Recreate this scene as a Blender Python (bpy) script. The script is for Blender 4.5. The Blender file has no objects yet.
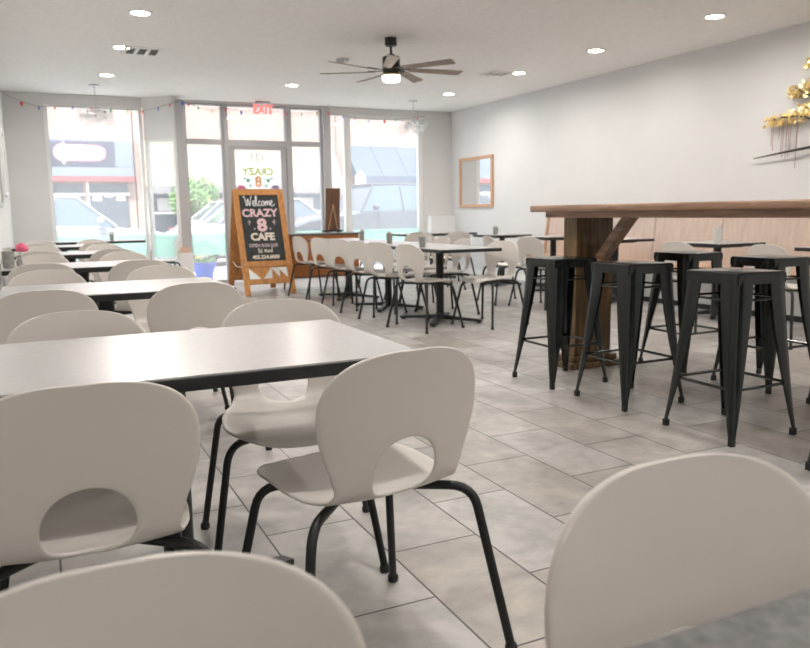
import bpy, bmesh, math, random
from mathutils import Vector, Matrix
random.seed(7)
PI = math.pi
SC = bpy.context.scene
COL = SC.collection
HC = 2.74            # ceiling height
XR, XL = 6.6, -0.3   # side walls
YB = 11.95           # shop front plane
YF = -4.0            # wall behind the camera
TZ = 0.72            # table height

# ------------------------------------------------------------------ materials
def newmat(name):
    m = bpy.data.materials.new(name); m.use_nodes = True
    nt = m.node_tree
    return m, nt, nt.nodes['Principled BSDF']

def mat(name, col, rough=0.5, metal=0.0, noise=0.0, nscale=8.0, bump=0.0, bscale=60.0, spec=0.5, coat=0.0):
    m, nt, b = newmat(name)
    b.inputs['Base Color'].default_value = (*col, 1)
    b.inputs['Roughness'].default_value = rough
    b.inputs['Metallic'].default_value = metal
    b.inputs['Specular IOR Level'].default_value = spec
    b.inputs['Coat Weight'].default_value = coat
    if coat: b.inputs['Coat Roughness'].default_value = rough*.8
    tc = nt.nodes.new('ShaderNodeTexCoord')
    if noise > 0:
        n = nt.nodes.new('ShaderNodeTexNoise'); n.inputs['Scale'].default_value = nscale; n.inputs['Detail'].default_value = 5
        r = nt.nodes.new('ShaderNodeValToRGB')
        r.color_ramp.elements[0].position = 0.3; r.color_ramp.elements[1].position = 0.7
        r.color_ramp.elements[0].color = (*[c*(1-noise) for c in col], 1)
        r.color_ramp.elements[1].color = (*[min(1, c*(1+noise)) for c in col], 1)
        nt.links.new(tc.outputs['Object'], n.inputs['Vector']); nt.links.new(n.outputs['Fac'], r.inputs['Fac'])
        nt.links.new(r.outputs['Color'], b.inputs['Base Color'])
    if bump > 0:
        n2 = nt.nodes.new('ShaderNodeTexNoise'); n2.inputs['Scale'].default_value = bscale; n2.inputs['Detail'].default_value = 6
        bp = nt.nodes.new('ShaderNodeBump'); bp.inputs['Strength'].default_value = bump; bp.inputs['Distance'].default_value = 0.01
        nt.links.new(tc.outputs['Object'], n2.inputs['Vector']); nt.links.new(n2.outputs['Fac'], bp.inputs['Height'])
        nt.links.new(bp.outputs['Normal'], b.inputs['Normal'])
    return m

def woodmat(name, c1, c2, axis='X', scale=6.0, rough=0.45):
    m, nt, b = newmat(name)
    tc = nt.nodes.new('ShaderNodeTexCoord'); mp = nt.nodes.new('ShaderNodeMapping')
    s = {'X': (0.6, 9, 9), 'Y': (9, 0.6, 9), 'Z': (9, 9, 0.6)}[axis]
    mp.inputs['Scale'].default_value = s
    n = nt.nodes.new('ShaderNodeTexNoise'); n.inputs['Scale'].default_value = scale; n.inputs['Detail'].default_value = 8; n.inputs['Distortion'].default_value = 0.6
    r = nt.nodes.new('ShaderNodeValToRGB')
    r.color_ramp.elements[0].position = 0.32; r.color_ramp.elements[1].position = 0.68
    r.color_ramp.elements[0].color = (*c1, 1); r.color_ramp.elements[1].color = (*c2, 1)
    nt.links.new(tc.outputs['Object'], mp.inputs['Vector']); nt.links.new(mp.outputs['Vector'], n.inputs['Vector'])
    nt.links.new(n.outputs['Fac'], r.inputs['Fac']); nt.links.new(r.outputs['Color'], b.inputs['Base Color'])
    b.inputs['Roughness'].default_value = rough
    return m

def emis(name, col, strength):
    m, nt, b = newmat(name)
    b.inputs['Base Color'].default_value = (*col, 1)
    b.inputs['Emission Color'].default_value = (*col, 1)
    b.inputs['Emission Strength'].default_value = strength
    return m

def glassmat(name, veil=0.06, tint=(1, 1, 1), veilcol=(1, 1, 1), gloss=0.06):
    m, nt, b = newmat(name); nt.nodes.remove(b)
    out = nt.nodes['Material Output']
    t = nt.nodes.new('ShaderNodeBsdfTransparent'); t.inputs['Color'].default_value = (*tint, 1)
    d = nt.nodes.new('ShaderNodeBsdfTranslucent'); d.inputs['Color'].default_value = (*veilcol, 1)
    g = nt.nodes.new('ShaderNodeBsdfGlossy'); g.inputs['Roughness'].default_value = 0.02
    m1 = nt.nodes.new('ShaderNodeMixShader'); m1.inputs[0].default_value = veil
    m2 = nt.nodes.new('ShaderNodeMixShader'); m2.inputs[0].default_value = gloss
    nt.links.new(t.outputs[0], m1.inputs[1]); nt.links.new(d.outputs[0], m1.inputs[2])
    nt.links.new(m1.outputs[0], m2.inputs[1]); nt.links.new(g.outputs[0], m2.inputs[2])
    nt.links.new(m2.outputs[0], out.inputs[0])
    return m

def brickmat(name, c1, c2, mort, bw, bh, swap='XZ'):
    m, nt, b = newmat(name)
    tc = nt.nodes.new('ShaderNodeTexCoord'); sp = nt.nodes.new('ShaderNodeSeparateXYZ'); cb = nt.nodes.new('ShaderNodeCombineXYZ')
    nt.links.new(tc.outputs['Object'], sp.inputs[0])
    nt.links.new(sp.outputs[swap[0]], cb.inputs[0]); nt.links.new(sp.outputs[swap[1]], cb.inputs[1])
    k = nt.nodes.new('ShaderNodeTexBrick'); k.inputs['Scale'].default_value = 1
    k.inputs['Color1'].default_value = (*c1, 1); k.inputs['Color2'].default_value = (*c2, 1); k.inputs['Mortar'].default_value = (*mort, 1)
    k.inputs['Brick Width'].default_value = bw; k.inputs['Row Height'].default_value = bh; k.inputs['Mortar Size'].default_value = 0.008
    nt.links.new(cb.outputs[0], k.inputs['Vector']); nt.links.new(k.outputs['Color'], b.inputs['Base Color'])
    b.inputs['Roughness'].default_value = 0.9
    return m

def floormat():
    m, nt, b = newmat('stone_tile')
    L = nt.links.new; N = nt.nodes.new
    tc = N('ShaderNodeTexCoord'); sp = N('ShaderNodeSeparateXYZ'); cb = N('ShaderNodeCombineXYZ')
    L(tc.outputs['Object'], sp.inputs[0])
    ax = N('ShaderNodeMath'); ax.operation = 'ADD'; ax.inputs[1].default_value = -0.917 + 0.3095*10
    ay = N('ShaderNodeMath'); ay.operation = 'ADD'; ay.inputs[1].default_value = -2.067 + 0.305 + 6.1
    L(sp.outputs['X'], ax.inputs[0]); L(sp.outputs['Y'], ay.inputs[0])
    L(ay.outputs[0], cb.inputs[0]); L(ax.outputs[0], cb.inputs[1])
    k = N('ShaderNodeTexBrick'); k.inputs['Scale'].default_value = 1
    k.inputs['Brick Width'].default_value = 0.61; k.inputs['Row Height'].default_value = 0.3095
    k.inputs['Mortar Size'].default_value = 0.0034; k.inputs['Mortar Smooth'].default_value = 0.1
    k.inputs['Color1'].default_value = (0.0, 0.0, 0.0, 1); k.inputs['Color2'].default_value = (1, 1, 1, 1)
    k.inputs['Mortar'].default_value = (0.5, 0.5, 0.5, 1)
    L(cb.outputs[0], k.inputs['Vector'])
    tone = N('ShaderNodeValToRGB')
    e = tone.color_ramp.elements
    e[0].position = 0.0; e[0].color = (0.40, 0.36, 0.32, 1)
    e[1].position = 1.0; e[1].color = (0.52, 0.50, 0.48, 1)
    x = e.new(0.5); x.color = (0.46, 0.438, 0.415, 1)
    L(k.outputs['Color'], tone.inputs['Fac'])
    # cloudy veining in the stone
    n = N('ShaderNodeTexNoise'); n.inputs['Scale'].default_value = 3.2; n.inputs['Detail'].default_value = 9; n.inputs['Roughness'].default_value = 0.62; n.inputs['Distortion'].default_value = 0.8
    L(tc.outputs['Object'], n.inputs['Vector'])
    nr = N('ShaderNodeValToRGB'); nr.color_ramp.elements[0].position = 0.3; nr.color_ramp.elements[0].color = (0.60, 0.60, 0.60, 1)
    nr.color_ramp.elements[1].position = 0.68; nr.color_ramp.elements[1].color = (1.12, 1.12, 1.12, 1)
    L(n.outputs['Fac'], nr.inputs['Fac'])
    n2 = N('ShaderNodeTexNoise'); n2.inputs['Scale'].default_value = 14; n2.inputs['Detail'].default_value = 7
    L(tc.outputs['Object'], n2.inputs['Vector'])
    nr2 = N('ShaderNodeValToRGB'); nr2.color_ramp.elements[0].position = 0.3; nr2.color_ramp.elements[0].color = (0.86, 0.86, 0.86, 1)
    nr2.color_ramp.elements[1].position = 0.6; nr2.color_ramp.elements[1].color = (1.03, 1.03, 1.03, 1)
    L(n2.outputs['Fac'], nr2.inputs['Fac'])
    mx = N('ShaderNodeMix'); mx.data_type = 'RGBA'; mx.blend_type = 'MULTIPLY'; mx.inputs[0].default_value = 1
    L(tone.outputs[0], mx.inputs[6]); L(nr.outputs[0], mx.inputs[7])
    mx2 = N('ShaderNodeMix'); mx2.data_type = 'RGBA'; mx2.blend_type = 'MULTIPLY'; mx2.inputs[0].default_value = 1
    L(mx.outputs[2], mx2.inputs[6]); L(nr2.outputs[0], mx2.inputs[7])
    gm = N('ShaderNodeMix'); gm.data_type = 'RGBA'
    L(k.outputs['Fac'], gm.inputs[0]); L(mx2.outputs[2], gm.inputs[6]); gm.inputs[7].default_value = (0.06, 0.055, 0.05, 1)
    L(gm.outputs[2], b.inputs['Base Color'])
    b.inputs['Roughness'].default_value = 0.36
    b.inputs['Specular IOR Level'].default_value = 0.5
    bp = N('ShaderNodeBump'); bp.inputs['Strength'].default_value = 0.25; bp.inputs['Distance'].default_value = 0.003; bp.invert = True
    L(k.outputs['Fac'], bp.inputs['Height']); L(bp.outputs[0], b.inputs['Normal'])
    return m

M = dict(
    plastic=mat('warm_white_plastic', (0.66, 0.618, 0.57), 0.38),
    black_steel=mat('black_powder_coat', (0.012, 0.013, 0.013), 0.38),
    gloss_black=mat('gloss_black_steel', (0.010, 0.013, 0.012), 0.16, spec=0.6),
    sheen_laminate=mat('sheen_laminate', (0.46, 0.455, 0.45), 0.34, noise=0.06, nscale=55, spec=0.9, coat=0.9),  # base colour lightened to carry the window sheen on the tops
    laminate=mat('grey_stone_laminate', (0.15, 0.15, 0.148), 0.45, noise=0.3, nscale=70, spec=0.4),
    table_edge=mat('black_table_edge', (0.015, 0.016, 0.016), 0.4),
    cast=mat('black_cast_iron', (0.014, 0.015, 0.015), 0.42),
    floor=floormat(),
    wall=mat('painted_wall', (0.74, 0.738, 0.735), 0.75, noise=0.015, nscale=2.5, bump=0.06, bscale=120),
    wall_side=mat('painted_grey_wall', (0.72, 0.71, 0.70), 0.75, noise=0.015, nscale=2.5),
    ceil=mat('knockdown_ceiling', (0.90, 0.89, 0.875), 0.85, noise=0.03, nscale=18, bump=0.55, bscale=26),
    white=mat('white_paint', (0.85, 0.85, 0.84), 0.5),
    alu=mat('grey_aluminium', (0.50, 0.50, 0.51), 0.4, metal=0.3),
    glass=glassmat('shop_glass', 0.10),
    mint=glassmat('mint_window_film', 0.55, (0.80, 0.96, 0.90), (0.66, 0.83, 0.76), 0.04),
    bar_wood=woodmat('bar_oak', (0.23, 0.125, 0.075), (0.44, 0.27, 0.175), 'Y', 5, 0.35),
    pillar_wood=woodmat('pillar_oak', (0.075, 0.045, 0.016), (0.22, 0.125, 0.045), 'Z', 5, 0.4),
    sign_wood=woodmat('golden_pine', (0.42, 0.17, 0.045), (0.62, 0.29, 0.09), 'Z', 4, 0.45),
    cab_wood=woodmat('orange_veneer', (0.36, 0.12, 0.03), (0.52, 0.20, 0.06), 'X', 4, 0.4),
    easel_wood=woodmat('walnut_board', (0.12, 0.055, 0.03), (0.24, 0.12, 0.065), 'Z', 4, 0.5),
    bench_wood=woodmat('pale_maple', (0.55, 0.43, 0.36), (0.64, 0.52, 0.44), 'Z', 3, 0.3),
    bench_seat=woodmat('maple_seat', (0.55, 0.33, 0.20), (0.70, 0.46, 0.30), 'Y', 3, 0.35),
    bench_base=mat('grey_bench_board', (0.52, 0.51, 0.50), 0.5),
    frame_wood=woodmat('light_oak_frame', (0.50, 0.28, 0.15), (0.66, 0.41, 0.25), 'Z', 4, 0.45),
    mirror=mat('mirror_silver', (0.93, 0.95, 0.95), 0.02, metal=1.0),
    slate=mat('chalkboard_slate', (0.032, 0.037, 0.037), 0.75, noise=0.3, nscale=9),
    chalk=mat('white_chalk', (0.85, 0.86, 0.85), 0.9),
    chalk_pink=mat('pink_chalk', (0.80, 0.56, 0.58), 0.9),
    chalk_dim=mat('faint_pink_chalk', (0.50, 0.40, 0.42), 0.9),
    chalk_cream=mat('cream_chalk', (0.78, 0.70, 0.58), 0.9),
    concrete=mat('grey_concrete', (0.30, 0.295, 0.275), 0.85, noise=0.25, nscale=40),
    paper=mat('paper_packets', (0.72, 0.70, 0.66), 0.8),
    cup_white=mat('pale_ceramic', (0.70, 0.70, 0.68), 0.4),
    chrome=mat('chrome', (0.55, 0.55, 0.56), 0.15, metal=1.0),
    globe=glassmat('clear_globe_glass', 0.10, (0.97, 0.98, 0.98), (1, 1, 1), 0.12),
    bronze=mat('dark_bronze', (0.030, 0.032, 0.028), 0.4, metal=0.3),
    blade=woodmat('weathered_blade', (0.20, 0.15, 0.12), (0.36, 0.28, 0.23), 'X', 4, 0.45),
    lamp=emis('frosted_lamp', (1, 0.97, 0.92), 9.0),
    fanlamp=emis('fan_lamp', (1, 0.88, 0.74), 4.0),
    exit_red=emis('exit_red', (0.95, 0.12, 0.09), 1.1),
    acrylic=glassmat('clear_acrylic', 0.35, (0.95, 0.95, 0.95), (1, 1, 1), 0.06),
    gold=mat('brass_leaf', (0.80, 0.60, 0.24), 0.32, metal=0.7),
    rust=mat('rusty_rod', (0.36, 0.22, 0.18), 0.6, metal=0.2),
    dark=mat('dark_iron', (0.05, 0.045, 0.04), 0.5, metal=0.5),
    blue_pot=mat('blue_glaze', (0.04, 0.11, 0.60), 0.35),
    leaf=mat('green_leaf', (0.16, 0.38, 0.10), 0.6, noise=0.35, nscale=3),
    tree_leaf=mat('fresh_tree_leaf', (0.13, 0.27, 0.08), 0.6, noise=0.3, nscale=2),
    bark=mat('bark', (0.20, 0.14, 0.10), 0.9),
    petal_w=mat('white_petal', (0.85, 0.82, 0.80), 0.7),
    petal_y=mat('yellow_petal', (0.85, 0.70, 0.20), 0.7),
    petal_p=mat('pink_petal', (0.75, 0.12, 0.22), 0.6),
    tan=mat('tan_card', (0.66, 0.46, 0.34), 0.7),
    road=mat('pale_asphalt', (0.30, 0.30, 0.31), 0.9, noise=0.1, nscale=3),
    walk=mat('pale_concrete', (0.70, 0.69, 0.67), 0.9, noise=0.06, nscale=3),
    brick=brickmat('pink_brick', (0.29, 0.19, 0.165), (0.34, 0.24, 0.205), (0.35, 0.31, 0.285), 0.40, 0.13),
    plaster=mat('cream_plaster', (0.74, 0.71, 0.66), 0.9),
    slate_panel=mat('slate_blue_sign', (0.045, 0.05, 0.085), 0.6),
    slate_face=mat('blue_grey_fascia', (0.16, 0.195, 0.24), 0.6),
    red_trim=mat('red_trim', (0.34, 0.055, 0.06), 0.6),
    logo_white=mat('logo_white', (0.5, 0.48, 0.49), 0.6),
    logo_pink=mat('logo_pink', (0.5, 0.17, 0.25), 0.6),
    store_glass=mat('store_glass', (0.07, 0.085, 0.11), 0.15),
    awn_cream=mat('cream_canvas', (0.27, 0.245, 0.18), 0.9),
    awn_trim=mat('grey_canvas', (0.22, 0.215, 0.22), 0.9),
    awn_blue=mat('slate_canvas', (0.075, 0.10, 0.14), 0.9),
    silver_car=mat('silver_paint', (0.30, 0.32, 0.36), 0.25, metal=0.2, coat=0.5),
    white_car=mat('white_paint_car', (0.50, 0.51, 0.53), 0.25, coat=0.5),
    slate_car=mat('blue_grey_paint', (0.07, 0.08, 0.10), 0.22, metal=0.2, coat=0.5),
    car_glass=mat('tinted_car_glass', (0.10, 0.14, 0.18), 0.08),
    tire=mat('black_rubber', (0.03, 0.03, 0.035), 0.8),
    rim=mat('alloy_rim', (0.55, 0.55, 0.57), 0.3, metal=0.7),
    tail=mat('red_lens', (0.70, 0.05, 0.05), 0.25),
    headl=mat('clear_lens', (0.8, 0.82, 0.85), 0.1),
    d_green=mat('lime_decal', (0.52, 0.66, 0.22), 0.6),
    d_orange=mat('orange_decal', (0.92, 0.40, 0.16), 0.6),
    d_teal=mat('teal_decal', (0.10, 0.50, 0.56), 0.6),
    d_pink=mat('pink_decal', (0.90, 0.20, 0.50), 0.6),
    d_grey=mat('pale_grey_decal', (0.60, 0.60, 0.62), 0.6),
    d_purple=mat('purple_decal', (0.30, 0.26, 0.60), 0.6),
    wire=mat('string_wire', (0.30, 0.30, 0.27), 0.6),
    b_red=mat('red_bulb', (0.85, 0.06, 0.05), 0.3),
    b_blue=mat('blue_bulb', (0.10, 0.14, 0.60), 0.3),
    b_green=mat('green_bulb', (0.04, 0.45, 0.22), 0.3),
    b_yellow=mat('yellow_bulb', (0.85, 0.68, 0.20), 0.3),
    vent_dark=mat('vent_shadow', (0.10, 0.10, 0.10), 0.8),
)

# ------------------------------------------------------------------ mesh builder
class MB:
    def __init__(s, T=None):
        s.bm = bmesh.new(); s.T = T or Matrix.Identity(4)
    def v(s, p): return s.bm.verts.new(s.T @ Vector(p))
    def box(s, x0, x1, y0, y1, z0, z1, bev=0.0, seg=2):
        vs = [s.v((x, y, z)) for x in (x0, x1) for y in (y0, y1) for z in (z0, z1)]
        fs = [s.bm.faces.new([vs[i] for i in q]) for q in ((0,1,3,2),(4,6,7,5),(0,4,5,1),(2,3,7,6),(0,2,6,4),(1,5,7,3))]
        if bev > 0:
            es = list({e for f in fs for e in f.edges})
            bmesh.ops.bevel(s.bm, geom=es, offset=bev, segments=seg, affect='EDGES', profile=0.5)
        return s
    def prism(s, pts, y0, y1, axis='y'):
        """polygon pts (a,b) extruded along an axis; axis y: (a,b)->(x,z); x: (y,z); z: (x,y)"""
        def P(a, b, t): return {'y': (a, t, b), 'x': (t, a, b), 'z': (a, b, t)}[axis]
        A = [s.v(P(a, b, y0)) for a, b in pts]; B = [s.v(P(a, b, y1)) for a, b in pts]
        n = len(pts)
        s.bm.faces.new(A); s.bm.faces.new(B[::-1])
        for i in range(n): s.bm.faces.new((A[i], B[i], B[(i+1) % n], A[(i+1) % n]))
        return s
    def lathe(s, prof, c=(0, 0, 0), n=24, axis='z'):
        rings = []
        for r, h in prof:
            ring = []
            for i in range(n):
                a = 2*PI*i/n; x, y = r*math.cos(a), r*math.sin(a)
                p = {'z': (x, y, h), 'y': (x, h, y), 'x': (h, x, y)}[axis]
                ring.append(s.v((c[0]+p[0], c[1]+p[1], c[2]+p[2])))
            rings.append(ring)
        for a, b in zip(rings, rings[1:]):
            for i in range(n): s.bm.faces.new((a[i], a[(i+1) % n], b[(i+1) % n], b[i]))
        if prof[0][0] > 1e-6: s.bm.faces.new(rings[0][::-1])
        if prof[-1][0] > 1e-6: s.bm.faces.new(rings[-1])
        return s
    def tube(s, pts, r, n=10, caps=True, smoothn=0):
        P = [Vector(p) for p in pts]
        R = list(r) if isinstance(r, (list, tuple)) else [r]*len(P)
        rings = []; up = None
        for i, p in enumerate(P):
            d = (P[min(i+1, len(P)-1)] - P[max(i-1, 0)]).normalized()
            if up is None:
                up = Vector((0, 0, 1)) if abs(d.z) < 0.9 else Vector((1, 0, 0))
            a = d.cross(up).normalized(); up = a.cross(d).normalized()
            rings.append([s.v(p + (a*math.cos(2*PI*k/n) + up*math.sin(2*PI*k/n))*R[i]) for k in range(n)])
        for a, b in zip(rings, rings[1:]):
            for i in range(n): s.bm.faces.new((a[i], a[(i+1) % n], b[(i+1) % n], b[i]))
        if caps: s.bm.faces.new(rings[0][::-1]); s.bm.faces.new(rings[-1])
        return s
    def sphere(s, c, r, u=16, v=10, sc=(1, 1, 1)):
        prof = [(max(1e-4, math.sin(PI*i/v)), -math.cos(PI*i/v)) for i in range(v+1)]
        rings = []
        for rr, h in prof:
            rings.append([s.v((c[0]+r*sc[0]*rr*math.cos(2*PI*k/u), c[1]+r*sc[1]*rr*math.sin(2*PI*k/u), c[2]+r*sc[2]*h)) for k in range(u)])
        for a, b in zip(rings, rings[1:]):
            for i in range(u): s.bm.faces.new((a[i], a[(i+1) % u], b[(i+1) % u], b[i]))
        return s
    def quad(s, a, b, c, d):
        s.bm.faces.new([s.v(p) for p in (a, b, c, d)]); return s
    def build(s, name, material, parent=None, smooth=False, angle=40, recalc=True):
        if recalc: bmesh.ops.recalc_face_normals(s.bm, faces=s.bm.faces)
        me = bpy.data.meshes.new(name); s.bm.to_mesh(me); s.bm.free()
        me.materials.append(material)
        if smooth:
            me.shade_smooth() if hasattr(me, 'shade_smooth') else None
            if angle < 180:
                me.set_sharp_from_angle(angle=math.radians(angle))
        o = bpy.data.objects.new(name, me); COL.objects.link(o)
        if parent: o.parent = parent
        return o

def tag(o, label=None, cat=None, group=None, kind=None):
    if label: o['label'] = label
    if cat: o['category'] = cat
    if group: o['group'] = group
    if kind: o['kind'] = kind
    return o
def thing(name, label, cat, loc=(0, 0, 0), rz=0.0, group=None):
    o = bpy.data.objects.new(name, None); COL.objects.link(o); o.empty_display_size = 0.1
    o.location = loc; o.rotation_euler = (0, 0, rz)
    return tag(o, label, cat, group)
def struct(o): o['kind'] = 'structure'; return o
KIDS = {}
def copy_tree(o, parent=None):
    c = o.copy(); COL.objects.link(c); c.parent = parent
    for ch in list(o.children): copy_tree(ch, c)
    return c
def place(proto, used, loc, rz, label, group):
    o = proto if not used else copy_tree(proto)
    used.append(o)
    o.location = loc; o.rotation_euler = (0, 0, rz)
    tag(o, label, None, group)
    return o
def fillet(pts, r, n=5):
    """round the inner corners of a polyline"""
    P = [Vector(p) for p in pts]; out = [P[0]]
    for i in range(1, len(P)-1):
        a, b, c = P[i-1], P[i], P[i+1]
        d1 = (a-b).normalized(); d2 = (c-b).normalized()
        rr = min(r, (a-b).length*0.45, (c-b).length*0.45)
        p, q = b+d1*rr, b+d2*rr
        for k in range(n+1):
            t = k/n; out.append(p*(1-t)**2 + b*2*t*(1-t) + q*t*t)
    out.append(P[-1]); return out
def spline(pts, m=8):
    P = [Vector(p) for p in pts]; out = []
    for i in range(len(P)-1):
        p0, p1, p2, p3 = P[max(i-1, 0)], P[i], P[i+1], P[min(i+2, len(P)-1)]
        for k in range(m):
            t = k/m
            out.append(0.5*((2*p1) + (p2-p0)*t + (2*p0-5*p1+4*p2-p3)*t*t + (3*p1-p0-3*p2+p3)*t**3))
    out.append(P[-1]); return out
def text(body, size, name, material, parent, T, extrude=0.001, shear=0.0, offset=0.0, align='CENTER', sx=1.0):
    c = bpy.data.curves.new(name, 'FONT'); c.body = body; c.size = size; c.extrude = extrude; c.shear = shear
    c.align_x = align; c.align_y = 'CENTER'; c.offset = offset; c.resolution_u = 3
    t = bpy.data.objects.new(name+'_src', c); COL.objects.link(t)
    bpy.context.view_layer.update()
    dg = bpy.context.evaluated_depsgraph_get()
    me = bpy.data.meshes.new_from_object(t.evaluated_get(dg))
    bpy.data.objects.remove(t)
    me.transform(T @ Matrix.Diagonal((sx, 1, 1, 1)))
    me.materials.clear(); me.materials.append(material)
    o = bpy.data.objects.new(name, me); COL.objects.link(o)
    if parent: o.parent = parent
    return o

# ------------------------------------------------------------------ room shell
b = MB(); b.box(XL-0.2, XR+0.2, YF-0.2, YB+0.35, -0.12, 0.0); struct(b.build('floor', M['floor']))
b = MB(); b.box(XL-0.2, XR+0.2, YF-0.2, YB+0.35, HC, HC+0.35); struct(b.build('ceiling', M['ceil']))
b = MB(); b.box(XR, XR+0.2, YF-0.2, YB+0.35, 0, HC); struct(b.build('wall_right', M['wall']))
b = MB(); b.box(XL-0.2, XL, YF-0.2, YB+0.35, 0, HC); struct(b.build('wall_left', M['wall']))
b = MB(); b.box(XL, XR, YF-0.2, YF, 0, HC); struct(b.build('wall_front', M['wall']))
# shop front (the far wall) : column, headers, jambs, right pier
def oriented(p0, p1, t0, t1, z0, z1, bev=0):
    """box along the segment p0-p1 (xy), thickness from t0 to t1 to the left of it"""
    d = Vector((p1[0]-p0[0], p1[1]-p0[1], 0)); L = d.length; a = math.atan2(d.y, d.x)
    m = MB(Matrix.Translation((p0[0], p0[1], 0)) @ Matrix.Rotation(a, 4, 'Z'))
    m.box(0, L, t0, t1, z0, z1, bev); return m
def addseg(m, p0, p1, t0, t1, z0, z1):
    d = Vector((p1[0]-p0[0], p1[1]-p0[1], 0)); a = math.atan2(d.y, d.x); old = m.T
    m.T = Matrix.Translation((p0[0], p0[1], 0)) @ Matrix.Rotation(a, 4, 'Z')
    m.box(0, d.length, t0, t1, z0, z1); m.T = old
WL0, WL1 = (0.2, YB), (1.5, YB)           # left window line
TIP = (1.88, 11.62)
DL, DR = 2.06, 4.30
DY = 11.93
RW0, RW1 = (4.66, YB), (6.05, YB)
b = MB()
addseg(b, (XL, YB), WL0, 0, 0.2, 0, HC)
addseg(b, WL0, WL1, 0, 0.2, 2.60, HC)
addseg(b, WL1, TIP, 0.0, 0.12, 2.60, HC)
addseg(b, RW0, (6.05, YB), 0, 0.2, 2.63, HC)
addseg(b, (DR+0.06, DY), RW0, 0, 0.12, 2.63, HC)
addseg(b, (6.05, YB), (XR, YB), 0, 0.2, 0, HC)
addseg(b, (TIP[0], DY+0.0), (DR+0.06, DY+0.0), 0, 0.15, 2.71, HC)
struct(b.build('wall_back', M['wall_side']))
b = MB(); addseg(b, WL1, TIP, 0.02, 0.10, 2.14, 2.60); struct(b.build('trim_1', M['wall']))       # white panel above the angled pane
b = MB(); b.box(6.12, XR, YB-0.14, YB, 0, 0.98, 0.006); struct(b.build('trim_2', M['white']))     # boxed ledge in the right corner
b = MB(); b.box(XL, XL+0.012, YF, YB, 0, 0.09); struct(b.build('baseboard_left', M['white']))
b = MB(); b.box(XR-0.012, XR, 9.1, YB-0.14, 0, 0.09); struct(b.build('baseboard_right', M['white']))

def window(name, p0, p1, z0, z1, fw=0.05, frame=M['white'], film=True, top=True):
    d = Vector((p1[0]-p0[0], p1[1]-p0[1])); L = d.length
    a = math.atan2(d.y, d.x)
    T = Matrix.Translation((p0[0], p0[1], 0)) @ Matrix.Rotation(a, 4, 'Z')
    m = MB(T)
    m.box(0, fw, 0.02, 0.10, z0, z1); m.box(L-fw, L, 0.02, 0.10, z0, z1)
    m.box(fw, L-fw, 0.02, 0.10, z0, z0+fw*1.4); m.box(fw, L-fw, 0.02, 0.10, z1-fw*0.8, z1)
    w = struct(m.build(name, frame))
    g = MB(T); g.box(fw, L-fw, 0.055, 0.062, z0+fw*1.4, z1-fw*0.8); g.build('window_pane', M['glass'], w)
    if film:
        g = MB(T); g.box(fw, L-fw, 0.064, 0.067, 0.44, 0.77); g.build('mint_film', M['mint'], w)['label'] = 'mint green translucent film across the bottom of the pane'
    return w
window('window_1', WL0, WL1, 0.0, 2.60)
window('window_2', WL1, TIP, 0.0, 2.14, 0.04)
window('window_3', (DL+0.02, DY), (2.66, DY), 0.0, 2.13, 0.035, M['alu'])
window('window_4', (3.70, DY), (DR-0.06, DY), 0.0, 2.13, 0.035, M['alu'])
window('window_5', (DL+0.02, DY), (2.66, DY), 2.13, 2.70, 0.035, M['alu'], False)
window('window_6', (2.70, DY), (3.66, DY), 2.13, 2.70, 0.035, M['alu'], False)
window('window_7', (3.70, DY), (DR-0.06, DY), 2.13, 2.70, 0.035, M['alu'], False)
window('window_8', (DR+0.06, DY), RW0, 0.0, 2.63, 0.03, M['white'])
window('window_9', RW0, RW1, 0.0, 2.63, 0.075)
# mullions and posts of the door screen
b = MB(); b.box(2.66, 2.73, DY-0.01, DY+0.13, 0, 2.71); struct(b.build('trim_3', M['alu']))
b = MB(); b.box(3.64, 3.71, DY-0.01, DY+0.13, 0, 2.71); struct(b.build('trim_4', M['alu']))
b = MB(); b.box(DR-0.06, DR+0.06, DY-0.05, DY+0.13, 0, 2.71, 0.005); struct(b.build('trim_5', M['alu']))
# slanting corner post beside the angled pane and its boxed foot
b = MB(); b.box(1.89, 2.05, 11.66, 11.86, 0.5, 2.71, 0.03); struct(b.build('trim_6', M['alu']))
b = MB(); b.box(1.84, 2.06, 11.60, 11.92, 0.0, 0.50, 0.008); struct(b.build('trim_7', M['white']))
# entrance door
b = MB(); b.box(2.74, 2.82, DY+0.02, DY+0.07, 0.03, 2.07); b.box(3.55, 3.63, DY+0.02, DY+0.07, 0.03, 2.07)
b.box(2.82, 3.55, DY+0.02, DY+0.07, 0.03, 0.22); b.box(2.82, 3.55, DY+0.02, DY+0.07, 2.035, 2.07)
door = struct(b.build('door_1', M['alu']))
b = MB(); b.box(2.73, 3.64, DY+0.0, DY+0.09, 2.075, 2.13); b.build('door_header', M['alu'], door)
b = MB(); b.box(2.82, 3.55, DY+0.043, DY+0.049, 0.22, 2.035); b.build('door_pane', M['glass'], door)
b = MB(); b.tube(fillet([(3.50, DY+0.02, 0.90), (3.50, DY-0.05, 0.90), (3.50, DY-0.05, 1.20), (3.50, DY+0.02, 1.20)], 0.02), 0.011); b.build('pull_handle', M['alu'], door, True)
b = MB(); b.tube([(2.86, DY-0.03, 1.02), (3.58, DY-0.03, 1.02)], 0.013); b.box(2.86, 2.89, DY-0.03, DY+0.02, 1.0, 1.04); b.box(3.53, 3.56, DY-0.03, DY+0.02, 1.0, 1.04); b.build('push_bar', M['black_steel'], door, True)
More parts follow.
